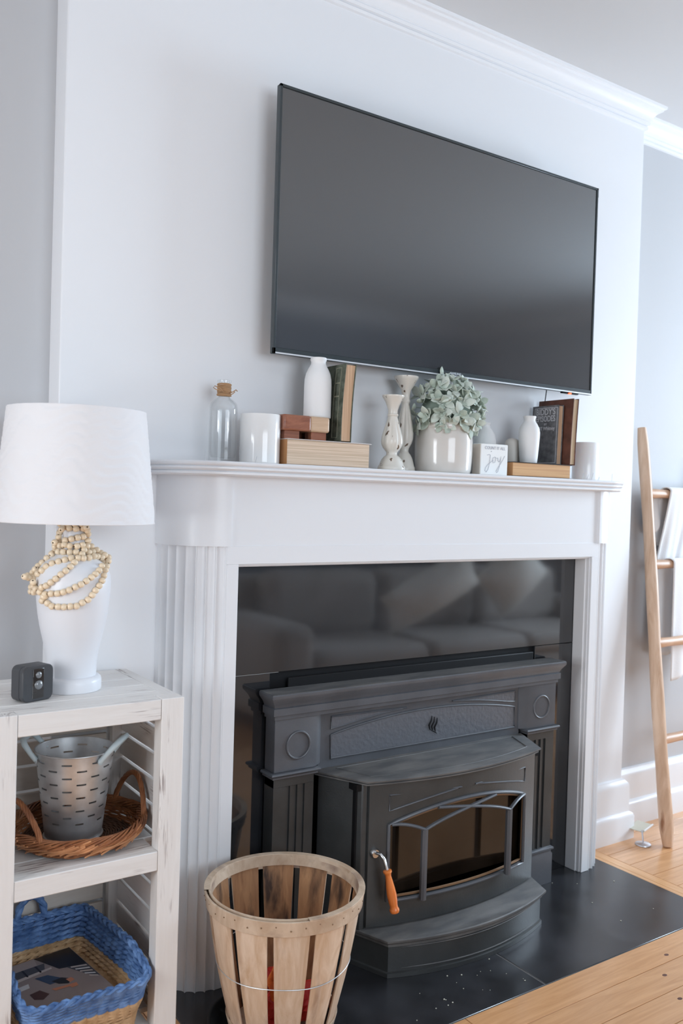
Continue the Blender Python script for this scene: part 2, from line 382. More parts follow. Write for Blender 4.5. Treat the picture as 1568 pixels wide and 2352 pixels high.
def holed(axis, c, t, a0, a1, wa0, wa1, z0, z1):
    """wall slab at axis=c thickness t spanning a0..a1 with one window hole"""
    mb = MB()
    def B(p, q, r, s):
        if axis == 'x': mb.box(c, p, r, c+t, q, s)
        else: mb.box(p, c, r, q, c+t, s)
    B(a0, wa0, 0, H); B(wa1, a1, 0, H); B(wa0, wa1, 0, z0); B(wa0, wa1, z1, H)
    return mb
struct('wall_right', holed('x', RX1, .1, RY, AY, -1.50, -.60, .75, 2.25), M['alcove'])
struct('wall_left', holed('x', RX0, -.1, RY, AY, -1.42, -.58, .62, 1.82), M['alcove'])
struct('wall_back', holed('y', RY, -.1, RX0-.1, RX1+.1, .2, 2.0, .8, 2.15), M['backwall'])  # hole added to let the back fill light in

def window(n, axis, c, a0, a1, z0, z1, nx, nz):
    o = thing('window_%d' % n, None, None, (0, 0, 0)); o['kind'] = 'structure'
    def B(p, q, r, s, d0=-.04, d1=.03):
        m = MB()
        if axis == 'x': m.box(c+d0, p, r, c+d1, q, s)
        else: m.box(p, c+d0, r, q, c+d1, s)
        return m
    w = .05
    for nm, a in (('frame_stile', (a0, a0+w, z0, z1)), ('frame_stile', (a1-w, a1, z0, z1)), ('frame_rail', (a0+w, a1-w, z0, z0+w)), ('frame_rail', (a0+w, a1-w, z1-w, z1))):
        build(nm, B(*a), M['winframe'], o)
    for i in range(1, nx):
        x = a0+(a1-a0)*i/nx; build('muntin', B(x-.012, x+.012, z0+w, z1-w, -.02, .01), M['winframe'], o)
    for i in range(1, nz):
        z = z0+(z1-z0)*i/nz; build('muntin', B(a0+w, a1-w, z-.012, z+.012, -.015, .005), M['winframe'], o)
window(1, 'x', RX1+.03, -1.50, -.60, .75, 2.25, 2, 3)
window(2, 'x', RX0-.03, -1.42, -.58, .62, 1.82, 2, 3)
window(3, 'y', RY-.03, .2, 2.0, .8, 2.15, 3, 2)  # unseen back window, added for general fill light

# crown moulding and baseboards: a profile swept round the room with mitred corners
def sweep(path, prof, closed):
    """path: plan points, room on the right-hand side of travel; prof: (projection, z)"""
    n = len(path); rings = []
    for i in range(n):
        p = Vector(path[i])
        a = (Vector(path[i])-Vector(path[i-1])).normalized() if (closed or i) else None
        b = (Vector(path[(i+1) % n])-p).normalized() if (closed or i < n-1) else None
        na = Vector((a.y, -a.x)) if a else None; nb = Vector((b.y, -b.x)) if b else None
        if na is None: d = nb
        elif nb is None: d = na
        else: d = (na+nb)/(1+na.dot(nb))
        rings.append([(p.x+d.x*o, p.y+d.y*o, z) for (o, z) in prof])
    if closed: rings.append(rings[0])
    mb = MB(); mb.loft(rings, closed_ring=False, cap=False)
    if not closed:
        k = len(prof); mb.f.append(tuple(range(k))); mb.f.append(tuple(range((n-1)*k+k-1, (n-1)*k-1, -1))); mb.m += [0, 0]
    return mb
CR = [(0, 2.478), (.008, 2.480), (.010, 2.488), (.006, 2.491), (.012, 2.494), (.015, 2.502), (.011, 2.505), (.016, 2.508), (.019, 2.518),
      (.025, 2.528), (.034, 2.535), (.043, 2.539), (.045, 2.545), (.052, 2.547), (.053, H+.0)]
struct('trim_1', sweep([(RX0, AY), (CX0, AY), (CX0, 0), (CX1, 0), (CX1, AY), (RX1, AY), (RX1, RY), (RX0, RY)], CR, True), M['trim'], smooth=True)
BB = [(0, 0), (.034, 0), (.034, .078), (.030, .088), (.020, .094), (.020, .182), (.017, .193), (.010, .200), (.008, .205), (0, .207)]
struct('baseboard_right', sweep([(2.384, 0), (CX1, 0), (CX1, AY), (RX1, AY), (RX1, RY)], BB, False), M['trim'], smooth=True)
struct('baseboard_left', sweep([(RX1, RY), (RX0, RY), (RX0, AY), (CX0, AY), (CX0, 0), (.838, 0)], BB, False), M['trim'], smooth=True)

# floor: slab, single boards where the photograph shows them, a border strip round the hearth
fl = thing('floor', None, None, (0, 0, 0)); fl['kind'] = 'structure'
build('subfloor', MB().box(RX0-.1, RY-.1, -.12, RX1+.1, AY+.1, -.014), M['floor'], fl)
HX0, HX1, HY = .832, 2.371, -.535
def board(x0, x1, y0, y1, m='floor', nm='plank'):
    g = .0006
    build(nm, MB().box(x0+g, y0+g, -.014, x1-g, y1-g, 0), M[m], fl, bevel=.0009, seg=1)
pw = .089; random.seed(3)
BW = .055
y = HY; k = 0
while y > RY:                                      # rows in front of the hearth
    y0 = max(y-pw, RY)
    if y > -1.9:
        x = RX0-.1
        x += 0
        cuts = [RX0-.1]; c = RX0+random.uniform(.4, 1.6)
        while c < RX1: cuts.append(c); c += random.uniform(1.5, 2.6)
        cuts.append(RX1+.1)
    else: cuts = [RX0-.1, 1.2+random.uniform(-.6, .6), RX1+.1]
    for a, b in zip(cuts, cuts[1:]): board(a, b, y0, y)
    y = y0; k += 1
y = HY
while y < AY:                                      # rows beside the hearth, to the alcove walls
    y1 = min(y+pw, AY)
    board(HX1+BW, HX1+BW+random.uniform(.7, 1.6), y, y1) if False else None
    c = HX1+BW+random.uniform(.9, 1.8)
    board(HX1+BW, c, y, y1); board(c, RX1+.1, y, y1)
    board(RX0-.1, HX0-BW, y, y1)
    y = y1
board(HX1+.0, HX1+.018, HY, 0, 'floor_y', 'border_strip'); board(HX1+.018, HX1+BW, HY, AY, 'floor_y', 'border_strip')
board(HX0-BW, HX0, HY, 0, 'floor_y', 'border_strip')

for kx, ky in ((2.031, -.60), (1.88, -.745), (1.94, -.66)):
    build('knot', MB().lathe([(0, .0002), (.0045, .0002), (.0050, 0)], (kx, ky), 14, sx=1.5), M['browncloth'] if 'browncloth' in M else M['black'], fl)
# hearth of black stone tiles, flush with the boards
hs = thing('hearth', 'flat black stone hearth set into the wood floor under the stove', 'hearth', (1.6, -.27, 0))
for a, b in ((HX0, 1.647), (1.650, HX1)):
    build('tile', MB().box(a+.001, HY+.001, -.013, b-.001, -.001, .0012), M['hearth'], hs, bevel=.0012, seg=1)
build('grout', MB().box(HX0, HY, -.0135, HX1, -.001, -.0004), mat('grey_grout', (.16, .16, .155), .9), hs)

# ------------------------------------------------------------------ mantelpiece
QL, QR, QX, QY = .954, 2.269, .114, .140
mt = thing('fireplace_mantel', 'white painted mantelpiece with curved fluted corners and a moulded shelf', 'mantel', (1.61, 0, 0))
def outline(o, side='both', n=26, flute=None):
    P = []
    for i in range(n+1):
        t = i/n; a = pi-t*pi/2
        d = flute(t) if flute else 0
        P.append((QL+(QX+o-d)*cos(a), -(QY+o-d)*sin(a)))
    L = list(P); Rr = [(QL+QR-x, y) for x, y in reversed(P)]
    if side == 'left': return L
    if side == 'right': return Rr
    return L+Rr
def plan_loft(prof):
    mb = MB(); mb.loft([[(x, y, z) for x, y in outline(o)] for o, z in prof], True, True); return mb
SH = [(.022, 1.2125), (.036, 1.2135), (.040, 1.217), (.040, 1.221), (.036, 1.2235), (.041, 1.2255), (.0445, 1.229), (.0445, 1.232), (.041, 1.2345), (.0455, 1.2365), (.048, 1.2395), (.048, 1.243), (.045, 1.246)]
build('mantel_shelf', plan_loft(SH), M['mantel'], mt, smooth=True)
def corner_block(side):
    L = outline(.006, 'left'); L = L+[(.9615, -(QY+.006)), (.9615, 0)]
    if side == 'right': L = [(QL+QR-x, y) for x, y in reversed(L)]
    return MB().prism(L, 1.0485, 1.2125)
for s in ('left', 'right'): build('frieze_block', corner_block(s), M['mantel'], mt, smooth=True)
build('frieze', MB().box(.9615, -.1385, 1.0495, QL+QR-.9615, 0, 1.2125), M['mantel'], mt)
build('header', MB().box(QL, -.140, 1.006, QR, 0, 1.0495), M['mantel'], mt, bevel=.0006, seg=1)
NF = 7
def pilaster(side):
    L = []
    n = 126
    e0, e1 = .095, .985
    for i in range(n+1):
        t = i/n; a = pi-t*pi/2; d = 0
        if e0 < t < e1:
            q = ((t-e0)/(e1-e0))*NF; f = q-math.floor(q)
            d = .0065*max(0, 1-abs(2*f-1)**2.2)**.5*1.0
            if f < .06 or f > .94: d = 0
        L.append((QL+(QX-d)*cos(a), -(QY-d)*sin(a)))
    L.append((QL, 0))
    if side == 'right': L = [(QL+QR-x, y) for x, y in reversed(L)]
    return MB().prism(L, .0014, 1.0485)
for s in ('left', 'right'): build('fluted_pilaster', pilaster(s), M['mantel'], mt, smooth=True)
for x0, x1 in ((QL, .986), (2.237, QR)):
    build('leg_board', MB().box(x0, -.140, .0014, x1, -.0795, 1.006), M['mantel'], mt, bevel=.001, seg=1)
# reveal and bead round the opening
for x0, x1, nm in ((.986, .990, 'opening_bead'), (2.233, 2.237, 'opening_bead')):
    build(nm, MB().box(x0, -.133, .0014, x1, -.0795, 1.0025), M['mantel'], mt, bevel=.001, seg=1)
    build(nm, MB().box(x0 if x0 < 1.5 else x0-.004, -.121, .0014, x1 if x0 > 1.5 else x1+.0005, -.0795, 1.0025), M['mantel'], mt, bevel=.0012)
build('opening_bead', MB().box(.986, -.133, 1.0015, 2.237, -.0795, 1.006), M['mantel'], mt, bevel=.0012)
build('opening_bead', MB().box(.988, -.124, .9985, 2.235, -.0795, 1.0015), M['mantel'], mt, bevel=.001)

# slate facing inside the opening
sl = thing('slate_surround', 'polished black slate slabs lining the opening around the stove', 'fireplace surround', (1.61, -.04, 0))
SZ = .727
build('slate_slab', MB().box(.9905, -.0785, SZ, 2.2325, -.002, 1.0), M['slate'], sl, bevel=.0008, seg=1)
build('slate_slab', MB().box(.9905, -.0785, .0015, 1.115, -.002, SZ-.0012), M['slate'], sl, bevel=.0008, seg=1)
build('slate_slab', MB().box(2.06, -.0785, .0015, 2.2325, -.002, SZ-.0012), M['slate'], sl, bevel=.0008, seg=1)
build('backing_panel', MB().box(1.1155, -.070, .0015, 2.0595, -.002, SZ-.0012), M['black'], sl)
build('slate_joint', MB().box(.9905, -.0775, SZ-.0012, 1.14, -.004, SZ), mat('pale_joint', (.32, .32, .31), .8), sl)

# ------------------------------------------------------------------ wood stove insert
st = thing('wood_stove', 'black cast-iron wood stove insert with arched glass door in the fireplace', 'stove', (1.6, -.2, 0))
SXC = 1.6
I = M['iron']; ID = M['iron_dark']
def ring_profile(prof, x0, x1, yb):
    """crown with returns on both ends: prof = (overhang, z)"""
    mb = MB(); rings = [[(x0-o, yb, z), (x0-o, yf-o, z), (x1+o, yf-o, z), (x1+o, yb, z)] for (o, z), yf in prof]
    mb.loft(rings, True, True); return mb
yb = -.088
# crown: block faces at y -.135
C = [((.004, .622), -.135), ((.004, .631), -.135), ((.0095, .633), -.135), ((.0095, .650), -.135), ((.006, .652), -.135), ((.010, .662), -.135), ((.020, .676), -.135), ((.021, .679), -.135), ((.021, .685), -.135), ((.019, .687), -.135)]
build('crown', ring_profile(C, 1.101, 2.097, yb), I, st, smooth=True)
build('crown_top', ring_profile([((.0195, .6872), -.135), ((.0195, .6882), -.135)], 1.101, 2.097, yb), M['iron_dusty'], st, smooth=True)
build('crown_shroud', MB().box(1.165, -.087, .62, 2.045, -.0792, .712), M['black'], st, bevel=.003)
for a, b in ((1.101, 1.220), (1.980, 2.097)):
    nm = 'pilaster_block'
    inner = 1 if a < 1.5 else -1
    if inner > 0: P = [(a, yb), (a, -.135), (b, -.135), (b+.026, -.118), (b+.026, yb)]
    else: P = [(a-.026, yb), (a-.026, -.118), (a, -.135), (b, -.135), (b, yb)]
    build(nm, MB().prism(P, .490, .6225), I, st, bevel=.0015)
    xc = 1.169 if a < 1.5 else 2.035; ring = [(xc+.0335*cos(t), -.1355, .5525+.0335*sin(t)) for t in [2*pi*i/40 for i in range(40)]]
    build('medallion_ring', MB().tube(ring, .0031, 8, closed=True), I, st, smooth=True)
    build('ledge', ring_profile([((.002, .474), -.135), ((.006, .476), -.135), ((.006, .480), -.135), ((.010, .482), -.135), ((.012, .486), -.135), ((.010, .490), -.135)], a, b, yb), I, st, smooth=True)
    mb = MB(); P = []
    # fluted leg of the facade: three grooves
    xs = [a+.001]; 
    w = b-a; P = [(a+.001, yb), (a+.001, -.133)]
    for g in (.36, .54, .72) if inner > 0 else (.28, .46, .64):
        gx = a+w*g
        P += [(gx-.006, -.133), (gx-.005, -.128), (gx+.005, -.128), (gx+.006, -.133)]
    P += [(b-.001, -.133), (b-.001, yb)]
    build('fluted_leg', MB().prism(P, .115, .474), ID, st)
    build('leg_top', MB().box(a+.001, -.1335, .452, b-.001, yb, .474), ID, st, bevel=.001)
    build('leg_foot', ring_profile([((.004, .0015), -.135), ((.004, .092), -.135), ((.001, .097), -.135), ((.001, .103), -.135), ((.007, .106), -.135), ((.007, .111), -.135), ((.002, .115), -.135)], a, b, yb), I, st, smooth=True)
# centre panel with pebbled field under a shallow arch
build('fascia_panel', MB().box(1.24, -.1165, .46, 1.96, yb, .6225), I, st)
def arch_z(x, x0, x1, zs, zc): 
    t = (x-x0)/(x1-x0)*2-1; return zs+(zc-zs)*(1-t*t)
FX0, FX1, ZB, ZS, ZK = 1.277, 1.938, .499, .560, .592
xs = [FX0+(FX1-FX0)*i/40 for i in range(41)]
build('pebbled_field', MB().prism([(FX0, ZB)]+[(FX1, ZB)]+[(x, arch_z(x, FX0, FX1, ZS, ZK)) for x in reversed(xs)], -.1185, -.117, 'y'), M['iron_rough'], st)
rim = [(FX0, -.1185, ZB), (FX1, -.1185, ZB)]+[(x, -.1185, arch_z(x, FX0, FX1, ZS, ZK)) for x in reversed(xs)]
build('field_rim', MB().tube([(x, y-.0006, z) for x, y, z in rim], .0026, 6, closed=True), I, st, smooth=True)
for s in (1, -1):
    A = [(FX0, .6065), (FX0, .5755)]+[(FX0+(FX1-FX0)*i/40, arch_z(FX0+(FX1-FX0)*i/40, FX0, FX1, ZS, ZK)+.0125) for i in range(2, 16)]
    A = [(x, min(z, .6065)) for x, z in A]
    A = A[:next((i for i, p in enumerate(A) if i > 2 and p[1] >= .6045), len(A))]
    if s < 0: A = [(FX0+FX1-x, z) for x, z in A]
    build('spandrel_field', MB().prism(A, -.1185, -.117, 'y'), M['iron_rough'], st)
    build('spandrel_rim', MB().tube([(x, -.1185, z) for x, z in A], .0022, 6, closed=True), I, st, smooth=True)
# emblem: three rising licks joined at the foot
em = MB()
for i, dx in enumerate((-.010, 0, .010)):
    zo = (-.004, 0, .004)[i]
    em.tube([(SXC+.022+dx-.003, -.1195, .527-zo*1.2), (SXC+.022+dx-.007, -.1200, .541-zo), (SXC+.022+dx+.001, -.1200, .553-zo), (SXC+.022+dx+.003, -.1195, .566-zo)], [.0014, .0026, .0022, .0008], 6)
em.tube([(SXC+.008, -.1195, .533), (SXC+.022, -.1195, .527), (SXC+.034, -.1195, .519)], [.001, .0022, .001], 6)
build('flame_emblem', em, M['black'], st, smooth=True)

# bowed stove body, hood, door, ash lip
def bow(x, x0, x1, yc, sag):
    t = (x-x0)/(x1-x0)*2-1; return yc-sag*(1-t*t)
def bowed(x0, x1, yc, sag, xb0, xb1, ybk, n=24, inset=0):
    P = [(xb0, ybk)]
    for i in range(n+1):
        x = x0+(x1-x0)*i/n; P.append((x, bow(x, x0, x1, yc, sag)+inset))
    P.append((xb1, ybk)); return P
YB2 = -.116
# side walls and box behind the door (open towards the glass)
for s in (1, -1):
    def mx(x): return x if s > 0 else 2*SXC-x
    P = [(1.243, YB2), (1.296, -.238), (1.309, -.241), (1.318, -.235), (1.262, YB2)]
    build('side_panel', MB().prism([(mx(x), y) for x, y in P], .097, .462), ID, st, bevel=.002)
build('firebox', MB().box(1.27, -.135, .10, 1.93, -.118, .462).box(1.28, -.22, .100, 1.92, -.12, .118).box(1.28, -.235, .445, 1.92, -.12, .462).box(1.285, -.225, .1, 1.297, -.12, .46).box(1.903, -.225, .1, 1.915, -.12, .46), M['black'], st)
# hood
def hood(o, z): return [(x, y, z) for x, y in bowed(1.303-o, 1.897+o, -.250-o, .046, 1.236-o, 1.964+o, YB2)]
build('hood', MB().loft([hood(-.004, .4615), hood(.004, .4625), hood(.004, .4655), hood(.001, .467), hood(.001, .4685), hood(.008, .470), hood(.009, .474), hood(.006, .476)], True, True), M['iron_dusty'], st, smooth=True)
hr = [(x, y*1, .4765) for x, y in bowed(1.325, 1.875, -.232, .040, 1.285, 1.915, -.135)]
build('hood_inlay', MB().tube(hr, .0013, 6, closed=True), M['iron_dusty'], st, smooth=True)
# door
D0, D1, DY, DS = 1.311, 1.893, -.248, .044
def dy(x, off=0): return bow(x, D0, D1, DY, DS)-off
GX0, GX1, GZ0, GZS, GZK = 1.362, 1.838, .170, .352, .392
gxs = [GX0+(GX1-GX0)*i/28 for i in range(29)]
def gtop(x, e=0): return arch_z(x, GX0, GX1, GZS, GZK)+e
DZ0, DZ1 = .104, .4605
mb = MB(); n = 40
xs = [D0+(D1-D0)*i/n for i in range(n+1)]
xs = sorted(set([round(x, 5) for x in xs if not (abs(x-GX0) < .008 or abs(x-GX1) < .008)]+[GX0, GX1]))
def strip(x0, x1, za0, za1, zb0, zb1):
    for off in (0,):
        a = [(x0, dy(x0), za0), (x1, dy(x1), za1), (x1, dy(x1), zb1), (x0, dy(x0), zb0), (x0, dy(x0, -.014), za0), (x1, dy(x1, -.014), za1), (x1, dy(x1, -.014), zb1), (x0, dy(x0, -.014), zb0)]
        mb.add(a, [(0,1,2,3), (7,6,5,4), (0,4,5,1), (3,2,6,7)])
for x0, x1 in zip(xs, xs[1:]):
    if x1 <= GX0+1e-6 or x0 >= GX1-1e-6: strip(x0, x1, DZ0, DZ0, DZ1, DZ1)
    else:
        strip(x0, x1, DZ0, DZ0, GZ0, GZ0); strip(x0, x1, gtop(x0), gtop(x1), DZ1, DZ1)
for x in (D0, D1): mb.add([(x, dy(x), DZ0), (x, dy(x, -.014), DZ0), (x, dy(x, -.014), DZ1), (x, dy(x), DZ1)], [(0,1,2,3)])
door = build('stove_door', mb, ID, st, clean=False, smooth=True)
gl = MB(); gl.grid(lambda u, v: (GX0-.006+(GX1-GX0+.012)*u, -.2365, GZ0-.006+(gtop(min(max(GX0+(GX1-GX0)*u, GX0), GX1), .006)-GZ0+.006)*v), 28, 6)
build('door_glass', gl, M['stoveglass'], door, smooth=True)
rim = [(x, dy(x, .002), GZ0-.005) for x in gxs]+[(x, dy(x, .002), gtop(x, .006)) for x in reversed(gxs)]
build('glass_rim', MB().tube(rim, .0046, 8, closed=True), I, door, smooth=True)
rim = [(x, dy(x, -.004), GZ0+.004) for x in gxs]+[(x, dy(x, -.004), gtop(x, -.002)) for x in reversed(gxs)]
build('gasket', MB().tube(rim, .0036, 6, closed=True), M['brass_trim'], door, smooth=True)
# raised lines in the door corners
for s in (1, -1):
    A = [(1.362, .432), (1.362, .392)]+[(1.362+.0165*i, .392+.0038*i*(1-.022*i)) for i in range(1, 14)]
    A = [(x, min(z, .4315)) for x, z in A]
    if s < 0: A = [(2*SXC-x, z) for x, z in A]
    build('door_moulding', MB().tube([(x, dy(x, .0008), z) for x, z in A], .0022, 6, closed=True), I, door, smooth=True)
# vertical bars with crossing gothic arms, standing off the glass
B1, B2, ZT = 1.445, 1.745, .345
def arm(P, n=12):
    pts = []
    for i in range(n+1):
        t = i/n; x = (1-t)**2*P[0][0]+2*t*(1-t)*P[1][0]+t*t*P[2][0]; z = (1-t)**2*P[0][1]+2*t*(1-t)*P[1][1]+t*t*P[2][1]
        off = P[0][2]*(1-t)+P[2][2]*t; pts.append((x, dy(x, off), z))
    return pts
for s in (1, -1):
    def mx(x): return x if s > 0 else 2*SXC-x
    bx = mx(1.452)
    build('grille_bar', MB().prism([(bx-.0085, dy(bx, .018)), (bx-.004, dy(bx, .024)), (bx+.004, dy(bx, .024)), (bx+.0085, dy(bx, .018)), (bx+.006, dy(bx, .008)), (bx-.006, dy(bx, .008))], GZ0-.008, .342), I, door)
    build('grille_arm', MB().tube(arm([(bx, .340, .018), (mx(1.405), .362, .008), (mx(1.368), .358, .004)]), .0055, 8, flat=.8), I, door, smooth=True)
    build('grille_arm', MB().tube(arm([(bx, .340, .018), (mx(1.53), .372, .014), (mx(1.70), .386, .004)]), .0055, 8, flat=.8), I, door, smooth=True)
# latch plate, bent rod, turned wooden grip
build('latch_plate', MB().xf(Matrix.Identity(4)).lathe([(0, -.006), (.012, -.006), (.013, -.002), (.010, .004), (0, .004)], seg=20).xf(Matrix.Translation((1.327, dy(1.327)-.003, .290)) @ Matrix.Rotation(pi/2, 4, 'X')), M['chrome'], door, smooth=True)
hd = [(1.326, dy(1.326)-.006, .293), (1.328, dy(1.326)-.026, .295), (1.331, dy(1.326)-.036, .286), (1.333, dy(1.326)-.041, .272), (1.3345, dy(1.326)-.044, .262)]
build('latch_rod', MB().tube(hd, .0042, 10), M['chrome'], door, smooth=True)
HY0 = dy(1.326)-.044
P0 = Vector((1.3345, HY0, .263)); P1 = Vector((1.352, HY0-.014, .158)); ax = (P1-P0)
prof = [(0, 0), (.0065, 0), (.0108, .02), (.0112, .055), (.0085, .09), (.0072, .15), (.0088, .26), (.0110, .42), (.0122, .56), (.0118, .70), (.0100, .82), (.0098, .87), (.0120, .91), (.0126, .95), (.0105, .99), (0, 1.0)]
Lh = ax.length; g = MB().lathe([(r, z*Lh) for r, z in prof], seg=24)
g.xf(Matrix.Translation(P0) @ ax.to_track_quat('Z', 'Y').to_matrix().to_4x4())
build('door_handle', g, M['orange'], door, smooth=True, label='turned orange wooden door handle')
# ash lip
def lip(o, z, back=-.118): return [(x, y, z) for x, y in bowed(1.333-o, 1.871+o, -.312-o, .054, 1.262-o, 1.942+o, back)]
build('ash_lip', MB().loft([lip(0, .078), lip(0, .0865), lip(.005, .0875), lip(.0075, .091), lip(.0075, .096), lip(.005, .0985)], True, True), M['iron_dusty'], st, smooth=True)
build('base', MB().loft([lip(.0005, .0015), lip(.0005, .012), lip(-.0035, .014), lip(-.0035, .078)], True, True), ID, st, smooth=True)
f = [(x, y) for x, y in bowed(1.350, 1.854, -.3085, .0525, 1.35, 1.85, -.3)][1:-1]
build('base_moulding', MB().tube([(x, y-.003, .0215) for x, y in f], .0017, 6), M['iron_dusty'], st, smooth=True)
build('base_moulding', MB().tube([(x, y-.003, .073) for x, y in f], .0017, 6), M['iron_dusty'], st, smooth=True)
for i in (0, -1): build('base_moulding', MB().tube([(f[i][0], f[i][1]-.003, .0215), (f[i][0], f[i][1]-.003, .073)], .0015, 6), M['iron_dusty'], st, smooth=True)

# ------------------------------------------------------------------ television
TX0, TX1, TZ0, TZ1, TY = 1.095, 2.276, 1.522, 2.184, -.080
tv = thing('television', 'large flat black television mounted on the white chimney wall above the mantel', 'television', (1.685, -.04, 1.52))
build('cabinet', MB().box(TX0, TY, TZ0, TX1, TY+.014, TZ1), M['tvbezel'], tv, bevel=.0025)
build('back_housing', MB().box(TX0+.12, TY+.014, TZ0+.06, TX1-.12, TY+.042, TZ1-.16), M['black'], tv, bevel=.008)
build('wall_bracket', MB().box(1.5, TY+.042, 1.70, 1.86, -.0006, 2.0), M['black'], tv, bevel=.002)
sc = build('screen', MB().box(TX0+.008, TY-.0008, TZ0+.016, TX1-.008, TY+.002, TZ1-.008), M['tvscreen'], tv)
fr = MB(); b = .007
fr.box(TX0, TY-.004, TZ1-b, TX1, TY+.002, TZ1).box(TX0, TY-.004, TZ0, TX0+b, TY+.002, TZ1).box(TX1-b, TY-.004, TZ0, TX1, TY+.002, TZ1).box(TX0, TY-.004, TZ0, TX1, TY+.002, TZ0+.015)
build('bezel', fr, M['tvbezel'], tv, bevel=.0008, seg=1)
build('silver_edge', MB().box(TX0+.006, TY-.0048, TZ0+.0005, TX1-.001, TY-.003, TZ0+.0042).box(TX1-.0025, TY-.0046, TZ0+.001, TX1-.0006, TY-.003, TZ1-.03), M['tvsilver'], tv)
RX = Matrix.Rotation(pi/2, 4, 'X')
text_part('maker_lettering', 'SAMSUNG', .0085, M['tvsilver'], tv, Matrix.Translation((1.693, TY-.0046, TZ0+.0092)) @ RX, .0003, 1.05, offset=.0002)
build('sensor', MB().box(2.14, TY-.003, TZ0-.0045, 2.215, TY+.008, TZ0+.0), M['black'], tv, bevel=.002)
build('standby_lamp', MB().box(2.168, TY-.0045, TZ0-.0055, 2.180, TY+.002, TZ0-.001), M['led'], tv, bevel=.001)
cb = [(2.128, -.030, 1.60), (2.128, -.028, 1.54), (2.127, -.024, 1.50), (2.125, -.018, 1.46), (2.125, -.010, 1.40), (2.125, -.006, 1.247)]
tag(build('television_cable', MB().tube(cb, .0016, 8), M['black'], loc=(2.125, -.006, 1.247), smooth=True), 'thin black cable hanging from the television down behind the books', 'cable')

# ================================================================== THINGS ON THE MANTEL SHELF
MZ = 1.2463
def lathe_thing(name, label, cat, x, y, z, prof, m, seg=56, group=None, fn=None):
    mb = MB().lathe(prof, (x, y), seg, fn=fn)
    mb.v = [(a, b, c+z) for a, b, c in mb.v]
    return tag(build(name, mb, m, loc=(x, y, z), smooth=True), label, cat, group)

# clear glass bottle with a twine-wrapped neck
bt = thing('glass_bottle', 'clear glass bottle with jute twine wound round its neck', 'bottle', (.971, -.07, MZ))
out = [(0, 0), (.0330, 0), (.0340, .004), (.0340, .010), (.0338, .120), (.0335, .132), (.031, .142), (.022, .151), (.0150, .156), (.0135, .160), (.0135, .190), (.0170, .192), (.0172, .197), (.0150, .198)]
inn = [(.0118, .197), (.0112, .160), (.019, .150), (.0285, .140), (.0312, .130), (.0316, .020), (.029, .013), (0, .011)]
g = MB().lathe(out+inn, (.971, -.07), 56); g.v = [(a, b, c+MZ) for a, b, c in g.v]
build('glass', g, M['glass'], bt, smooth=True)
tw = MB()
for i in range(11):
    z = MZ+.161+i*.0026; r = .0155+.0006*sin(i*2.1)+(.0008 if i < 2 else 0)
    tw.tube([(.971+r*cos(a), -.07+r*sin(a), z+.0012*sin(a+i)) for a in [2*pi*k/24 for k in range(24)]], .0017, 6, closed=True)
build('twine_wrap', tw, M['twine'], bt, smooth=True)
tw = MB()
def wp(px, z, y=-.088): return (px, y, z)
tw.tube([(.960, -.085, MZ+.170), (.950, -.087, MZ+.176), (.938, -.086, MZ+.180), (.934, -.086, MZ+.176), (.941, -.086, MZ+.172), (.952, -.088, MZ+.170), (.962, -.086, MZ+.168)], .0011, 6)
tw.tube([(.978, -.086, MZ+.166), (.988, -.084, MZ+.171), (.996, -.083, MZ+.176), (1.000, -.082, MZ+.173)], .0012, 6)
tw.tube([(.978, -.086, MZ+.163), (.986, -.084, MZ+.165), (.993, -.083, MZ+.171)], .0011, 6)
build('twine_bow', tw, M['twine'], bt, smooth=True)

lathe_thing('candle_jar', 'wide plain glossy white cylinder between the glass bottle and the thick book', 'candle holder', 1.0555, -.100, MZ,
            [(0, 0), (.047, 0), (.0488, .002), (.0490, .004), (.0495, .118), (.049, .1195), (.046, .1195), (.0455, .116), (.0455, .085), (0, .085)], M['gloss_white'])

def text_M(loc, rz=0, tilt=0):
    """text lying in a vertical plane; rz=0 faces -y"""
    return Matrix.Translation(loc) @ Matrix.Rotation(radians(rz), 4, 'Z') @ Matrix.Rotation(pi/2, 4, 'X') @ Matrix.Rotation(radians(tilt), 4, 'Z')

def flat_book(name, label, x0, x1, y0, y1, z0, z1, rz, mpages, mcover, ct=.0022, lip=.003, group=None):
    """closed book lying flat: page block, two cover boards and a spine along the back"""
    cx, cy = (x0+x1)/2, (y0+y1)/2; R = rot_about(cx, cy, rz)
    o = thing(name, label, 'book', (cx, cy, z0), group)
    build('page_block', MB().box(x0, y0+lip, z0+ct, x1-lip, y1-.003, z1-ct).xf(R), M[mpages], o, bevel=.001, seg=1)
    build('cover', MB().box(x0-.0005, y0, z0, x1+.002, y1, z0+ct).xf(R), M[mcover], o, bevel=.0007, seg=1)
    build('cover', MB().box(x0-.0005, y0, z1-ct, x1+.002, y1, z1).xf(R), M[mcover], o, bevel=.0007, seg=1)
    build('spine', MB().box(x0-.0005, y1-.003, z0, x1+.002, y1, z1).xf(R), M[mcover], o, bevel=.001)
    return o
BA = 1.3105
flat_book('thick_book', 'thick old book lying flat with its cream page edges showing, under the wooden riser', 1.104, 1.353, -.152, -.012, MZ, BA, 0, 'pages_flat', 'coverboard')

build('page_ends', MB().box(1.1035, -.1485, MZ+.0024, 1.1042, -.016, BA-.0024), M['page_ends'], bpy.data.objects['thick_book'])
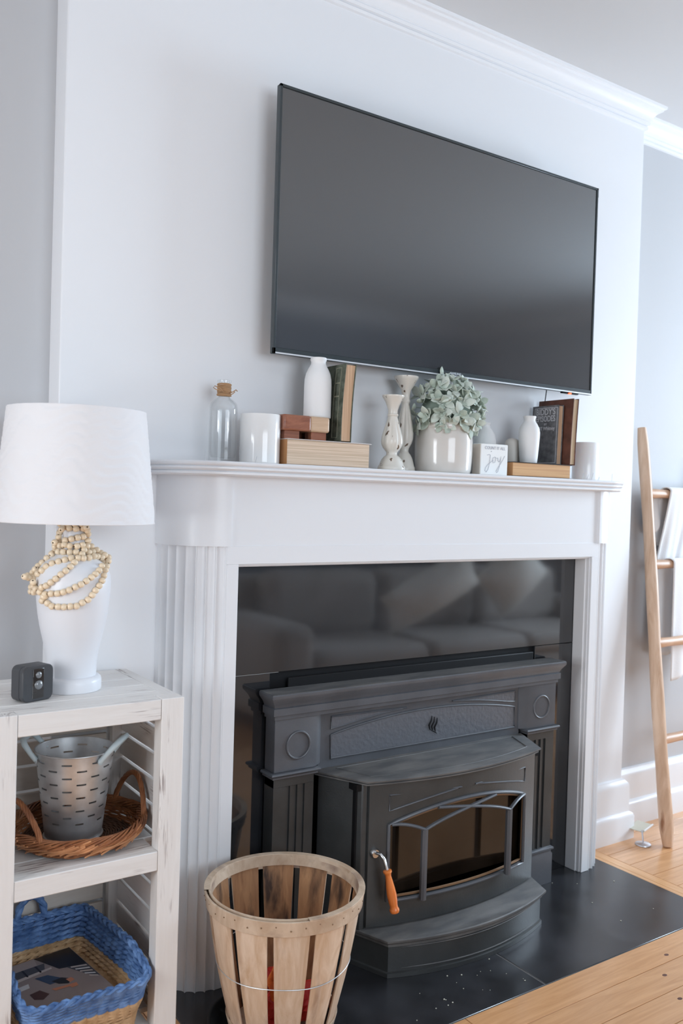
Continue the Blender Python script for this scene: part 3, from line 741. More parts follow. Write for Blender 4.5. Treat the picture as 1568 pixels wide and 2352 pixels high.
# little wooden riser on the thick book
rs = thing('wooden_riser', 'small red-brown wooden riser board on block feet, standing on the thick book', 'riser', (1.165, -.09, BA))
rt = MB().box(1.096, -.142, 1.3305, 1.176, -.042, 1.3695); build('board', rt, M['acacia'], rs, bevel=.005, seg=3)
build('board_end', MB().box(1.1745, -.142, 1.3305, 1.2315, -.042, 1.3695), M['sapwood'], rs, bevel=.006, seg=3, label='pale sapwood end of the riser board')
for x0, x1 in ((1.104, 1.147), (1.181, 1.226)):
    for y0, y1 in ((-.134, -.104), (-.080, -.050)):
        build('foot', MB().box(x0, y0, BA, x1, y1, 1.331), M['acacia'], rs, bevel=.001, seg=1)
lathe_thing('white_bottle', 'tall matt white ceramic bottle standing on the wooden riser', 'bottle', 1.2235, -.092, 1.3697,
            [(0, 0), (.033, 0), (.0348, .002), (.0350, .006), (.0348, .085), (.0340, .099), (.0310, .113), (.0262, .124), (.0215, .132), (.0190, .138), (.0186, .143), (.0205, .147), (.0207, .151), (.0200, .1535), (.0165, .1535), (.0155, .149), (.0155, .13), (0, .13)], M['matte_white'])

def standing_book(name, label, x, th, y0, y1, z0, h, lean, bow_, mpages, mcover, ct=.0022, group=None, overhang=.003, rz=0):
    """upright book: covers are x-planes, fore edge towards -y, spine at y1; lean (deg) and bow bend it"""
    o = thing(name, label, 'book', (x, (y0+y1)/2, z0), group)
    R = rot_about(x, y1, rz)
    def B(xa, xb, ya, yb_, za, zb, n=8):
        mb = MB(); rings = []
        for i in range(n+1):
            t = i/n; z = za+(zb-za)*t; q = (z-z0)/h
            d = math.tan(radians(lean))*(z-z0)+bow_*(q*q-q)*1.0
            rings.append([(xa+d, ya, z), (xb+d, ya, z), (xb+d, yb_, z), (xa+d, yb_, z)])
        return mb.loft(rings, True, True).xf(R)
    build('page_block', B(x+ct, x+th-ct, y0+overhang, y1-.004, z0+.003, z0+h-.003), M[mpages], o)
    build('cover', B(x, x+ct, y0, y1, z0, z0+h), M[mcover], o, bevel=.0005, seg=1)
    build('cover', B(x+th-ct, x+th, y0, y1, z0, z0+h), M[mcover], o, bevel=.0005, seg=1)
    build('spine', B(x, x+th, y1-.004, y1, z0, z0+h), M[mcover], o, bevel=.001, seg=1)
    return o, B
gb, B = standing_book('green_book', 'old dark green cloth book with faded spine ornament, leaning behind the tall white bottle', 1.262, .033, -.145, -.022, BA+.0002, .199, 3.2, .012, 'pages_up', 'greencloth')
for z0, z1 in ((.152, .190), (.118, .150), (.012, .116)):
    y0, y1 = -.128, -.104
    L = []
    for (ya, za, yb_, zb) in ((y0, z0, y1, z0), (y1, z0, y1, z1), (y1, z1, y0, z1), (y0, z1, y0, z0)):
        a, b_ = sorted((ya, yb_)); c, d = sorted((za, zb))
        build('gilt_line', B(1.2612, 1.2625, a-.0008, b_+.0008, BA+c-.0008, BA+d+.0008, 6), M['gilt'], gb)

# two chippy candlesticks
def petal(n, amp, z0, z1):
    def fn(a, z, r):
        if z0 < z < z1: return amp*(abs(sin(a*n/2))-.5)*min(1, (z-z0)/.02, (z1-z)/.02)
        return 0
    return fn
CS = [(0, 0), (.036, 0), (.0372, .004), (.0365, .009), (.033, .014), (.031, .020), (.027, .029), (.021, .036), (.0155, .040), (.0140, .044), (.0150, .049), (.0185, .053), (.0240, .060), (.0280, .070), (.0285, .078),
      (.0270, .090), (.0235, .103), (.0195, .117), (.0160, .130), (.0138, .139), (.0128, .143), (.0150, .1455), (.0150, .149), (.0125, .151), (.0130, .160), (.0160, .170), (.0215, .183), (.0275, .192), (.0300, .196), (.0300, .199), (.026, .198), (.014, .190), (0, .188)]
lathe_thing('candlestick', 'shorter chipped cream candlestick with a bulbous fluted stem', 'candlestick', 1.445, -.120, MZ, CS, M['candlestick'], 72, 'chipped cream candlesticks', petal(8, .0028, .050, .135))
k = 1.325
CS2 = [(r*1.0, z*k) for r, z in CS]; CS2 = [(r*(.82 if .05*k < z < .14*k else 1.12 if z > .18*k else .84), z) for r, z in CS2]
lathe_thing('candlestick', 'taller chipped cream candlestick between the shorter one and the potted plant', 'candlestick', 1.533, -.062, MZ, CS2, M['candlestick'], 72, 'chipped cream candlesticks', petal(8, .0024, .050*k, .135*k))

# crock with a dome of sage leaves
PX, PY = 1.648, -.0935
pl = thing('potted_plant', 'bushy sage-green artificial plant in a cream glazed crock', 'plant', (PX, PY, MZ))
g = MB().lathe([(0, 0), (.073, 0), (.0765, .003), (.0785, .010), (.0805, .035), (.0815, .065), (.0812, .090), (.0800, .105), (.0780, .114), (.0768, .119), (.0776, .123), (.0792, .127), (.0792, .134), (.0775, .1375), (.0715, .1375), (.070, .132), (.070, .110), (0, .108)], (PX, PY), 72)
g.v = [(a, b, c+MZ) for a, b, c in g.v]; build('crock', g, M['crock'], pl, smooth=True)
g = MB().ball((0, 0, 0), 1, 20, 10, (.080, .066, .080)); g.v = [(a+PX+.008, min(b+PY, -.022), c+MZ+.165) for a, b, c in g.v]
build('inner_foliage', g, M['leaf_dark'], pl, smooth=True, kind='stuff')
def leaf_mesh(nm, L, Wd, curl, m):
    mb = MB(); n = 6; vs = []
    for i in range(n+1):
        t = i/n; w = Wd*(sin(pi*min(1, t**1.15*.92+.06))**.75)*(1 if t < .98 else .25); z = curl*L*(t*t)-.10*L*t; x = L*t
        vs += [(x, -w, z+w*.35), (x, 0, z), (x, w, z+w*.35)]
    fs = []
    for i in range(n):
        a = i*3; fs += [(a, a+3, a+4, a+1), (a+1, a+4, a+5, a+2)]
    mb.add(vs, fs); o = build(nm, mb, m, smooth=True, clean=False, solid=.0009); me = o.data
    # bake thickness
    dg = bpy.context.evaluated_depsgraph_get(); me2 = bpy.data.meshes.new_from_object(o.evaluated_get(dg)); bpy.data.objects.remove(o); return me2
LM = [leaf_mesh('leaf', .033, .0100, .10, M['leaf']), leaf_mesh('leaf', .037, .0110, -.12, M['leaf2']), leaf_mesh('leaf', .030, .0095, .22, M['leaf']), leaf_mesh('leaf', .026, .0085, 0, M['leaf2'])]
random.seed(21); sb = MB(); cnt = 0; cen = Vector((PX+.008, PY-.004, MZ+.158)); tips = []
tries = 0
while len(tips) < 68 and tries < 9000:
    tries += 1
    a = random.uniform(0, 2*pi); e = math.asin(random.uniform(-.30, 1))
    d = Vector((cos(a)*cos(e), sin(a)*cos(e), sin(e)))
    if d.y > .55: continue
    p = cen+Vector((d.x*.098, d.y*.080, d.z*.108))*random.uniform(.84, 1.03)
    if p.y > -.020 or any((p-q).length < .0195 for q, _ in tips): continue
    tips.append((p, d))
for p, d in tips:
    sb.tube([tuple(cen+(p-cen)*.3), tuple(cen+(p-cen)*.7+Vector((0, 0, .004))), tuple(p)], .0010, 5)
    nl = 5 if cnt < 240 else 4; base = random.uniform(0, 2*pi)
    Q = d.to_track_quat('Z', 'X').to_matrix().to_4x4()
    for i in range(nl):
        if cnt >= 292: break
        az = base+2*pi*i/nl+random.uniform(-.3, .3); el = radians(random.uniform(12, 48)) if i < 4 else radians(random.uniform(60, 85))
        Mx = Matrix.Translation(p) @ Q @ Matrix.Rotation(az, 4, 'Z') @ Matrix.Rotation(-el, 4, 'Y') @ Matrix.Scale(random.uniform(.8, 1.12), 4)
        tip = Mx @ Vector((.034, 0, 0))
        if tip.y > -.003 or (tip.z > 1.514 and tip.y > -.088) or (tip-Vector((1.533, -.062, tip.z))).length < .033: continue
        inst('leaf', random.choice(LM), pl, Mx); cnt += 1
build('stems', sb, M['stem'], pl, smooth=True, kind='stuff')

lathe_thing('round_vase', 'small round white bud vase behind the lettered block', 'vase', 1.845, -.052, MZ,
            [(0, 0), (.022, 0), (.0245, .003), (.029, .030), (.0325, .062), (.0338, .085), (.0330, .105), (.0285, .124), (.0205, .138), (.0150, .145), (.0138, .149), (.0140, .153), (.0152, .156), (.0152, .158), (.0125, .158), (.012, .150), (0, .148)], M['matte_white'])

# lettered block
jb = thing('lettered_block', 'small white painted wooden block lettered with the word joy', 'sign', (1.785, -.137, MZ))
JR = rot_about(1.735, -.153, -2.5)
build('block', MB().box(1.7355, -.1530, MZ, 1.8365, -.1175, MZ+.0885).xf(JR), M['whitepaint'], jb, bevel=.0022, seg=2)
build('raw_side', MB().box(1.7345, -.1515, MZ+.002, 1.736, -.119, MZ+.0865).xf(JR), M['rawwood'], jb)
text_part('block_lettering', 'COUNT IT ALL', .0125, M['pencil'], jb, JR @ text_M((1.788, -.15345, MZ+.0765)), .0002, .92)
JS = [[(-.026, .018), (-.018, .020), (-.014, .019), (-.015, .010), (-.017, -.006), (-.021, -.022), (-.028, -.030), (-.033, -.026), (-.031, -.018), (-.022, -.008), (-.010, .000), (-.002, .004)],
      [(.004, .014), (-.003, .012), (-.006, .004), (-.003, -.003), (.003, -.002), (.006, .005), (.004, .013), (.010, .010), (.014, .012), (.0145, .004), (.018, .000), (.022, .004), (.026, .016), (.024, .004), (.021, -.012), (.016, -.027), (.011, -.031), (.009, -.026), (.014, -.018), (.024, -.006), (.034, .008), (.040, .018)]]
jm = MB()
for S_ in JS:
    jm.tube([tuple(JR @ Vector((1.785+x, -.1532, MZ+.038+z))) for x, z in S_], .0007, 5)
jm.tube([tuple(JR @ Vector((1.785+x, -.1532, MZ+.038+z))) for x, z in ((-.012, .028), (-.010, .0295))], .0010, 5)
build('script_lettering', jm, M['pencil'], jb)

BB_ = 1.2885
flat_book('orange_page_book', 'thin book lying flat with orange-tan page edges and black covers', 1.861, 2.108, -.158, -.015, MZ, BB_, 0, 'pages_orange', 'blackboard', ct=.0018)
build('page_ends', MB().box(1.8605, -.1545, MZ+.002, 1.8612, -.019, BB_-.002), M['page_ends'], bpy.data.objects['orange_page_book'])
lathe_thing('bell_jar', 'small domed cream ceramic piece standing beside the small white bottle', 'ornament', 1.951, -.060, BB_+.0002,
            [(0, 0), (.0225, 0), (.0233, .002), (.0233, .052), (.0220, .062), (.0180, .070), (.0110, .075), (0, .0765)], M['bell'])
lathe_thing('white_bottle', 'short matt white ceramic bottle standing in front of the grey lettered book', 'bottle', 1.968, -.112, BB_+.0002,
            [(0, 0), (.0245, 0), (.0255, .002), (.0275, .020), (.0300, .055), (.0315, .080), (.0318, .092), (.0295, .105), (.0235, .117), (.0185, .124), (.0170, .129), (.0178, .135), (.0190, .1385), (.0190, .141), (.0150, .141), (.0145, .130), (0, .128)], M['matte_white'])
bd, B = standing_book('grey_lettered_book', 'grey cloth book with silver lettering on its cover, standing on the flat book', 2.074, .022, -.126, -.018, BB_+.0002, .184, 1.5, 0, 'pages_up', 'greycloth')
CM = lambda y, z: text_M((2.0735+math.tan(radians(1.5))*(z-BB_), y, z), -90)
text_part('cover_lettering', "BIDDY'S", .0265, M['lettering'], bd, CM(-.073, BB_+.164), .0003, .84, offset=.00025)
text_part('cover_lettering', 'EPISODES', .0255, M['lettering'], bd, CM(-.073, BB_+.143), .0003, .74, offset=.00025)
text_part('cover_lettering', 'BY', .010, M['lettering'], bd, CM(-.074, BB_+.126), .0003, 1)
text_part('cover_lettering', 'ADT Whitney', .0155, M['lettering'], bd, CM(-.074, BB_+.113), .0003, .85, offset=.0003)
fr = MB()
for (ya, yb_, za, zb) in ((-.122, -.120, .006, .178), (-.030, -.028, .006, .178), (-.122, -.028, .176, .178), (-.122, -.028, .006, .008)):
    fr.v += [(2.0736+math.tan(radians(1.5))*z, y, BB_+z) for y in (ya, yb_) for z in (za, zb)]; n = len(fr.v)-4; fr.f.append((n, n+1, n+3, n+2)); fr.m.append(0)
build('cover_border', fr, M['lettering'], bd, clean=False)
bb, B = standing_book('brown_book', 'tallest brown cloth book with tan page edges, behind the grey lettered book', 2.1010, .024, -.156, -.014, BB_+.0002, .204, 2.6, .006, 'pages_tan', 'browncloth')
lathe_thing('candle_holder', 'frosted white glass cylinder at the far end of the mantel shelf', 'candle holder', 2.246, -.092, MZ,
            [(0, 0), (.039, 0), (.0408, .002), (.0412, .006), (.0416, .1195), (.0405, .121), (.0380, .1195), (.0375, .012), (0, .010)], M['frost'])
# thin clear stocking pins standing up from the shelf edge
PM = mat('pin_wire', (.55, .57, .60), .3, metal=.6)
for i, (x, lean, h, nm) in enumerate(((.882, .000, .026, 'thin wire pin standing alone on the shelf left of the glass bottle'), (1.000, .004, .014, 'short wire pin standing at the foot of the wide white cylinder'),
                                  (2.128, .010, .020, 'leaning wire pin nearest the books before the frosted cylinder'), (2.150, .010, .016, 'middle leaning wire pin before the frosted cylinder'),
                                  (2.172, .008, .021, 'leaning wire pin farthest from the books before the frosted cylinder'), (2.205, .004, .010, 'tiny wire pin just beyond the frosted cylinder'), (2.268, .002, .022, 'wire pin at the very end of the mantel shelf'))):
    y = -.181
    if i == 0: y = -.160
    tag(build('wire_pin', MB().tube([(x, y, MZ-.001), (x+lean*.5, y, MZ+h*.5), (x+lean, y, MZ+h)], .0006, 6), PM, loc=(x, y, MZ), smooth=True), nm, 'pin', 'wire pins on the mantel edge')

# ================================================================== SHELF UNIT, LOWER LEFT
UX0, UX1, UY0, UY1, UZ = .386, .762, -.345, -.020, .758
un = thing('shelf_unit', 'small distressed white slatted wooden shelf unit beside the mantelpiece', 'shelf unit', (.574, -.18, 0))
PW = .048
for x0, x1 in ((UX0, UX0+PW), (UX1-PW, UX1)):
    build('post', MB().box(x0, UY0, 0, x1, UY0+.036, UZ), M['dist_z'], un, bevel=.0014)
    build('post', MB().box(x0+.006, UY1-.036, 0, x1-.006 if x1 > .5 else x1, UY1, UZ-.012), M['dist_z'], un, bevel=.0014)
build('end_cap', MB().box(UX1-.026, UY0+.0365, UZ-.014, UX1, UY1, UZ-.0004), M['dist_y'], un, bevel=.0012)
build('end_cap', MB().box(UX0, UY0+.0365, UZ-.014, UX0+.026, UY1, UZ-.0004), M['dist_y'], un, bevel=.0012)
ys = [UY0+.0185, UY0+.078, UY0+.146, UY0+.214, UY0+.282, UY1]
build('apron', MB().box(UX0+PW+.0008, UY0+.0006, .7165, UX1-PW-.0008, UY0+.018, UZ-.0006), M['dist_x'], un, bevel=.0014)
for i, (a, b_) in enumerate(zip(ys, ys[1:])):
    x0, x1 = (UX0+.0265, UX1-.0265)
    if i == 0:
        build('top_board', MB().box(UX0+PW+.001, a, UZ-.012, UX1-PW-.001, UY0+.037, UZ-.0004), M['dist_x'], un); build('top_board', MB().box(x0, UY0+.0372, UZ-.012, x1, b_-.0012, UZ-.0004), M['dist_x'], un, bevel=.0008)
    else: build('top_board', MB().box(x0, a+.0012, UZ-.012, x1, b_-.0012, UZ-.0004), M['dist_x'], un, bevel=.0012)
for zt in (.451, .090):
    build('shelf_rail', MB().box(UX0+PW+.0006, UY0+.0008, zt-.039, UX1-PW-.0006, UY0+.018, zt), M['dist_x'], un, bevel=.0014)
    yy = [UY0+.0185, -.262, -.199, -.136, -.073, UY1-.037]
    for a, b_ in zip(yy, yy[1:]):
        build('shelf_board', MB().box(UX0+PW+(.0 if a < -.3 else -.022), a+.0012, zt-.012, UX1-PW+(.0 if a < -.3 else .022), b_-.0012, zt-.0006), M['dist_x'], un, bevel=.001)
# slats: pitch .0555, on both ends and the back
z = .735
SLP = .0555
for i in range(13):
    zt = .7285-i*SLP
    if zt-.048 < .02: break
    build('slat', MB().box(UX1-.022, UY0+.0365, zt-.0475, UX1-.012, UY1-.0365, zt), M['dist_y'], un, bevel=.0015)
    build('slat', MB().box(UX0+.012, UY0+.0365, zt-.0475, UX0+.022, UY1-.0365, zt), M['dist_y'], un, bevel=.0015)
    build('slat', MB().box(UX0+PW+.0005, UY1-.018, zt-.0475, UX1-PW-.0005, UY1-.008, zt), M['slatpaint'], un, bevel=.0015)

# ------------------------------------------------------------------ table lamp
LX, LY, LZ = .5855, -.172, UZ
lp = thing('table_lamp', 'white ceramic table lamp with a pleated white drum shade', 'lamp', (LX, LY, LZ))
def L_(prof, nm, m, seg=64, fn=None, solid=0):
    g = MB().lathe(prof, (LX, LY), seg, fn=fn); g.v = [(a, b, c+LZ) for a, b, c in g.v]; return build(nm, g, m, lp, smooth=True, solid=solid)
L_([(0, 0), (.0590, 0), (.0605, .003), (.0605, .020), (.0590, .025), (.0560, .028), (.0520, .030), (0, .030)], 'foot', M['lampbody'])
L_([(.0495, .030), (.0497, .036), (.0502, .052), (.0515, .066), (.0545, .085), (.0600, .108), (.0655, .132), (.0700, .158), (.0730, .185), (.0748, .207), (.0752, .222), (.0735, .237), (.0690, .250), (.0620, .260), (.0520, .268), (.0400, .276), (.0310, .283), (.0265, .290), (.0255, .298), (.0262, .306), (.0240, .312), (.0235, .330), (.0235, .345), (0, .345)], 'vase_body', M['lampbody'])
L_([(.006, .345), (.006, .50), (0, .50)], 'stem', M['silver'], 16)
def pleat(a, z, r):
    q = (z*36+1.3*sin(a*3+z*9)+.8*sin(a*7-z*14)); f = q-math.floor(q)
    return .0026*(f if f < .8 else (1-f)*4)
n = 150; z0, z1 = .346, .578; r0, r1 = .1600, .1365
L_([(r0+(r1-r0)*i/n, z0+(z1-z0)*i/n) for i in range(n+1)], 'lamp_shade', M['shade'], 128, pleat, solid=.0015)
sp = MB()
for k in range(3): a = 2*pi*k/3+.4; sp.tube([(LX, LY, LZ+.500), (LX+.137*cos(a), LY+.137*sin(a), LZ+.572)], .0016, 6)
build('shade_spider', sp, M['silver'], lp, smooth=True)
g = MB().ball((0, 0, 0), 1, 16, 10, (.024, .024, .034)); g.v = [(a+LX, b_+LY, c+LZ+.425) for a, b_, c in g.v]; build('bulb', g, M['frost'], lp, smooth=True)

# wooden bead garland looped round the lamp neck
BEADS = [(0.5565,-0.1660,1.1004),(0.5646,-0.1929,1.1016),(0.5760,-0.1999,1.1019),(0.5893,-0.2012,1.1021),(0.6001,-0.1977,1.1020),(0.5582,-0.1833,1.0936),(0.5663,-0.1945,1.0921),(0.5787,-0.2007,1.0914),(0.5932,-0.2004,1.0925),(0.5947,-0.2145,1.0952),(0.5510,-0.1939,1.0900),(0.5565,-0.1630,1.0817),(0.5533,-0.1685,1.0730),(0.5550,-0.1649,1.0639),(0.5602,-0.1900,1.0674),(0.5703,-0.1988,1.0709),(0.5821,-0.2023,1.0738),(0.5933,-0.2015,1.0755),(0.6060,-0.1943,1.0806),(0.6022,-0.2007,1.0884),(0.5447,-0.1721,1.0623),(0.5487,-0.1604,1.0534),(0.5537,-0.1788,1.0559),(0.5569,-0.1949,1.0585),(0.5672,-0.1988,1.0564),(0.5806,-0.2039,1.0563),(0.5917,-0.2033,1.0585),(0.5499,-0.1582,1.0436),(0.5497,-0.1796,1.0437),(0.5561,-0.1932,1.0439),(0.5663,-0.2025,1.0441),(0.5778,-0.2071,1.0443),(0.6060,-0.1953,1.0669),(0.6028,-0.1993,1.0561),(0.5949,-0.2049,1.0483),(0.5887,-0.2119,1.0407),(0.5779,-0.2204,1.0334),(0.5687,-0.2266,1.0252),(0.5595,-0.2308,1.0171),(0.5496,-0.2332,1.0095),(0.5406,-0.2306,1.0021),(0.5319,-0.2274,0.9935),(0.5237,-0.2223,0.9859),(0.5169,-0.2148,0.9787),(0.5115,-0.2041,0.9745),(0.5423,-0.1616,1.0384),(0.5347,-0.1534,1.0290),(0.5263,-0.1505,1.0193),(0.5191,-0.1478,1.0124),(0.5112,-0.1552,1.0063),(0.5086,-0.1481,0.9990),(0.4988,-0.1454,0.9928),(0.6150,-0.2081,1.0353),(0.6012,-0.2183,1.0335),(0.5885,-0.2215,1.0329),(0.5650,-0.2164,1.0333),(0.5530,-0.2140,1.0299),(0.5423,-0.2079,1.0263),(0.5321,-0.1999,1.0218),(0.5226,-0.1919,1.0153),(0.5152,-0.1884,1.0071),(0.5107,-0.1767,0.9994),(0.5085,-0.1541,0.9906),(0.4977,-0.1575,0.9899),(0.4892,-0.1617,0.9925),(0.6176,-0.1825,1.0542),(0.6189,-0.1879,1.0435),(0.6053,-0.2033,1.0433),(0.6254,-0.1983,1.0344),(0.6279,-0.1860,1.0467),(0.6375,-0.1855,1.0403),(0.6428,-0.1930,1.0366),(0.6521,-0.1895,1.0313),(0.6498,-0.1964,1.0242),(0.6351,-0.1970,1.0321),(0.6430,-0.1881,1.0230),(0.6265,-0.2225,1.0163),(0.6162,-0.2367,1.0089),(0.6067,-0.2428,1.0022),(0.5972,-0.2471,0.9961),(0.5861,-0.2503,0.9894),(0.5750,-0.2519,0.9832),(0.5643,-0.2500,0.9781),(0.5538,-0.2460,0.9721),(0.5437,-0.2404,0.9679),(0.5341,-0.2332,0.9645),(0.5245,-0.2236,0.9635),(0.5162,-0.2116,0.9611),(0.5097,-0.1975,0.9645),(0.5058,-0.1825,0.9691),(0.5048,-0.1713,0.9741),(0.5013,-0.1788,0.9824),(0.6425,-0.2073,1.0141),(0.6333,-0.2260,1.0076),(0.6273,-0.2348,0.9976),(0.6213,-0.2423,0.9882),(0.6138,-0.2479,0.9789),(0.6058,-0.2498,0.9699),(0.5989,-0.2506,0.9609),(0.5903,-0.2508,0.9518),(0.5791,-0.2503,0.9462),(0.5686,-0.2479,0.9398),(0.5571,-0.2444,0.9390),(0.5463,-0.2388,0.9377),(0.5364,-0.2322,0.9378),(0.5267,-0.2225,0.9380),(0.5202,-0.2151,0.9434),(0.5131,-0.2031,0.9476),(0.5059,-0.1508,0.9699),(0.5038,-0.1565,0.9617),(0.5057,-0.1716,0.9612)]
gd = thing('bead_garland', 'long garland of pale wooden beads wound round the neck of the white lamp', 'garland', (LX, LY, 1.05))
bm_ = mesh_only('bead', MB().lathe([(.0016, -.0058), (.0036, -.0058), (.0056, -.0042), (.0067, -.0014), (.0067, .0014), (.0056, .0042), (.0036, .0058), (.0016, .0058)], seg=14), M['bead'])
for i, p in enumerate(BEADS):
    p = Vector(p); nb = [Vector(q) for j, q in enumerate(BEADS) if j != i]; q = min(nb, key=lambda v: (v-p).length)
    d = (q-p) if (q-p).length < .02 else Vector((1, 0, 0))
    inst('bead', bm_, gd, Matrix.Translation(p) @ d.to_track_quat('Z', 'Y').to_matrix().to_4x4())
cord = MB()
for i in range(len(BEADS)-1):
    a, b_ = Vector(BEADS[i]), Vector(BEADS[i+1])
    if (a-b_).length < .022: cord.tube([tuple(a), tuple(b_)], .0008, 5)
build('cord', cord, M['twine'], gd)
g = MB().ball((0, 0, 0), 1, 12, 8, (.0085, .008, .0065)); g.v = [(a+.5155, b_-.208, c+.956) for a, b_, c in g.v]
build('end_bead', g, M['bead'], gd, smooth=True)

# small black security camera
cm = thing('security_camera', 'small black square camera with two lenses, standing on the shelf unit by the lamp', 'camera', (.490, -.237, UZ))
CR_ = rot_about(.490, -.237, 19)
def rsq(h, r, n=6):
    P = []
    for cx, cz, a0 in ((h-r, h-r, 0), (-h+r, h-r, pi/2), (-h+r, -h+r, pi), (h-r, -h+r, 3*pi/2)):
        for i in range(n+1): a = a0+pi/2*i/n; P.append((cx+r*cos(a), cz+r*sin(a)))
    return P
h = .0345; cx_, cz_ = .490, UZ+h+.0005
def cring(y, s): return [(cx_+x*s, y, cz_+z*s) for x, z in rsq(h, .012)]
build('housing', MB().loft([cring(-.2145, .93), cring(-.2165, 1), cring(-.2400, 1), cring(-.2405, .975), cring(-.2425, .975), cring(-.243, 1), cring(-.2515, 1), cring(-.2535, .95)], True, True).xf(CR_), M['camblack'], cm, smooth=True)
build('lens_panel', MB().box(cx_-.0125, -.2545, cz_-.029, cx_+.0125, -.2530, cz_+.029).xf(CR_), M['camlens'], cm, bevel=.002)
for dz, r in ((.0165, .0065), (-.0030, .0090)):
    g = MB().ball((cx_, -.2548, cz_+dz), r, 16, 10, (1, .45, 1)).xf(CR_); build('lens', g, M['lens'], cm, smooth=True)

# ------------------------------------------------------------------ willow tray and metal bucket
TXc, TYc, TZ = .598, -.195, .4515
tr = thing('willow_tray', 'round brown willow tray with two arched handles on the upper shelf', 'basket', (TXc, TYc, TZ))
random.seed(5)
w_ = MB()
for k in range(20):
    r = .012+k*.0052
    w_.tube([(TXc+r*cos(a), TYc+r*sin(a), TZ+.0055+.0012*sin(a*16+pi*(k % 2))) for a in [2*pi*i/48 for i in range(48)]], .0024, 5, closed=True)
build('woven_base', w_, M['wicker_dark'], tr, smooth=True, kind='stuff')
w_ = MB()
for k in range(14):
    t = k/13; z = TZ+.005+t*.030; r = .112+.022*t
    w_.tube([(TXc+(r+.0030*sin(a*15+pi*(k % 2)))*cos(a), TYc+(r+.0030*sin(a*15+pi*(k % 2)))*sin(a), z+.0014*sin(a*4+k)) for a in [2*pi*i/90 for i in range(90)]], .0021, 5, closed=True)
build('woven_side', w_, M['wicker'], tr, smooth=True, kind='stuff')
w_ = MB()
for k in range(9):
    ph = 2*pi*k/9; rr = .0070
    pts = []
    for i in range(120):
        a = 2*pi*i/120; q = ph+a*6; jr = rr*(1+.25*sin(a*5+k)); R_ = .1325+jr*cos(q)+.0012*sin(a*11+k); pts.append((TXc+R_*cos(a), TYc+R_*sin(a), TZ+.036+jr*1.15*sin(q)))
    w_.tube(pts, .0021, 5, closed=True)
w2_ = MB()
for k in range(84):                                 # rods running slantwise over the outside
    a = 2*pi*k/84+random.uniform(-.05, .05); L0 = random.uniform(.35, .8); z0 = random.uniform(.006, .020); z1 = random.uniform(.028, .042)
    w2_.tube([(TXc+(.122+.014*u+.004)*cos(a+L0*u), TYc+(.122+.014*u+.004)*sin(a+L0*u), TZ+z0+(z1-z0)*u+.002*sin(u*7)) for u in [i/8 for i in range(9)]], random.uniform(.0013, .0021), 5)
build('braided_rim', w_, M['wicker'], tr, smooth=True, kind='stuff')
build('slanting_rods', w2_, M['wicker_light'], tr, smooth=True, kind='stuff')
def arch_handle(az0, az1, hh):
    mb = MB(); P = []; n = 40
    for i in range(n+1):
        t = i/n; a = radians(az0+(az1-az0)*t); r = .134*(1-.04*sin(pi*t)); z = TZ+.034+hh*sin(pi*t)**.62
        P.append(Vector((TXc+r*cos(a), TYc+r*sin(a), z)))
    for k in range(5):
        pts = []
        for i in range(n+1):
            t = (P[min(i+1, n)]-P[max(i-1, 0)]).normalized(); s_ = t.cross(Vector((cos(radians((az0+az1)/2)), sin(radians((az0+az1)/2)), 0))).normalized(); b_ = t.cross(s_)
            q = 2*pi*k/5+i*.42; pts.append(P[i]+(s_*cos(q)+b_*sin(q))*.0032)
        mb.tube(pts, .0028, 6)
    return mb
build('handle', arch_handle(-22, 36, .078), M['wicker'], tr, smooth=True)
build('handle', arch_handle(158, 222, .070), M['wicker'], tr, smooth=True)

BX, BY, BZ = .589, -.197, TZ+.0085
bk = thing('metal_bucket', 'tall galvanised olive bucket with rows of slots, standing in the willow tray', 'bucket', (BX, BY, BZ))
HB = .181; RB0, RB1 = .0560, .0785
mb = MB(); NC = 16; rows = []
zz = [0, .010]
slots = []
for k_ in range(5): slots.append(.040+k_*.0275)
zall = sorted(set([0, HB]+[round(s, 5) for s in slots]+[round(s+.0036, 5) for s in slots]+[round(s+.01375, 5) for s in slots]+[round(s+.01735, 5) for s in slots]))
zall = [z for z in zall if z <= HB]
azs = []
off = radians(-97)
for c in range(NC):
    base = off+2*pi*c/NC; wd = radians(15.2)/2
    for q in (-wd, -wd/3, wd/3, wd): azs.append((base+q, c))
    for q in (radians(9.8),): azs.append((base+q, c))
    azs.append((base+radians(12.6), c))
na = len(azs)
vs = [(BX+(RB0+(RB1-RB0)*z/HB)*cos(a), BY+(RB0+(RB1-RB0)*z/HB)*sin(a), BZ+z) for z in zall for a, c in azs]
fs = []
S0 = [round(s, 5) for s in slots]; S1 = [round(s+.01375, 5) for s in slots]
for j in range(len(zall)-1):
    for i in range(na):
        c = azs[i][1]; inside = (i % 6) in (0, 1, 2)
        lower = zall[j]
        if inside and ((c % 2 == 0 and lower in S0) or (c % 2 == 1 and lower in S1)): continue
        i2 = (i+1) % na; fs.append((j*na+i, j*na+i2, (j+1)*na+i2, (j+1)*na+i))
mb.add(vs, fs)
def shell(nm, dr, sgn):
    g = MB(); g.add([(BX+(x-BX)*(1+dr/RB1), BY+(y-BY)*(1+dr/RB1), z) for x, y, z in mb.v], mb.f)
    o = build(nm, g, M['galv'], bk, smooth=True, clean=False)
    me = o.data; nn = []
    for v in me.vertices: q = Vector((v.co.x, v.co.y, 0)).normalized()*sgn; q.z = -.12*sgn; nn.append(q.normalized())
    if sgn < 0: me.flip_normals()
    me.normals_split_custom_set_from_vertices(nn)
shell('bucket_wall', 0, 1); shell('bucket_lining', -.0009, -1)
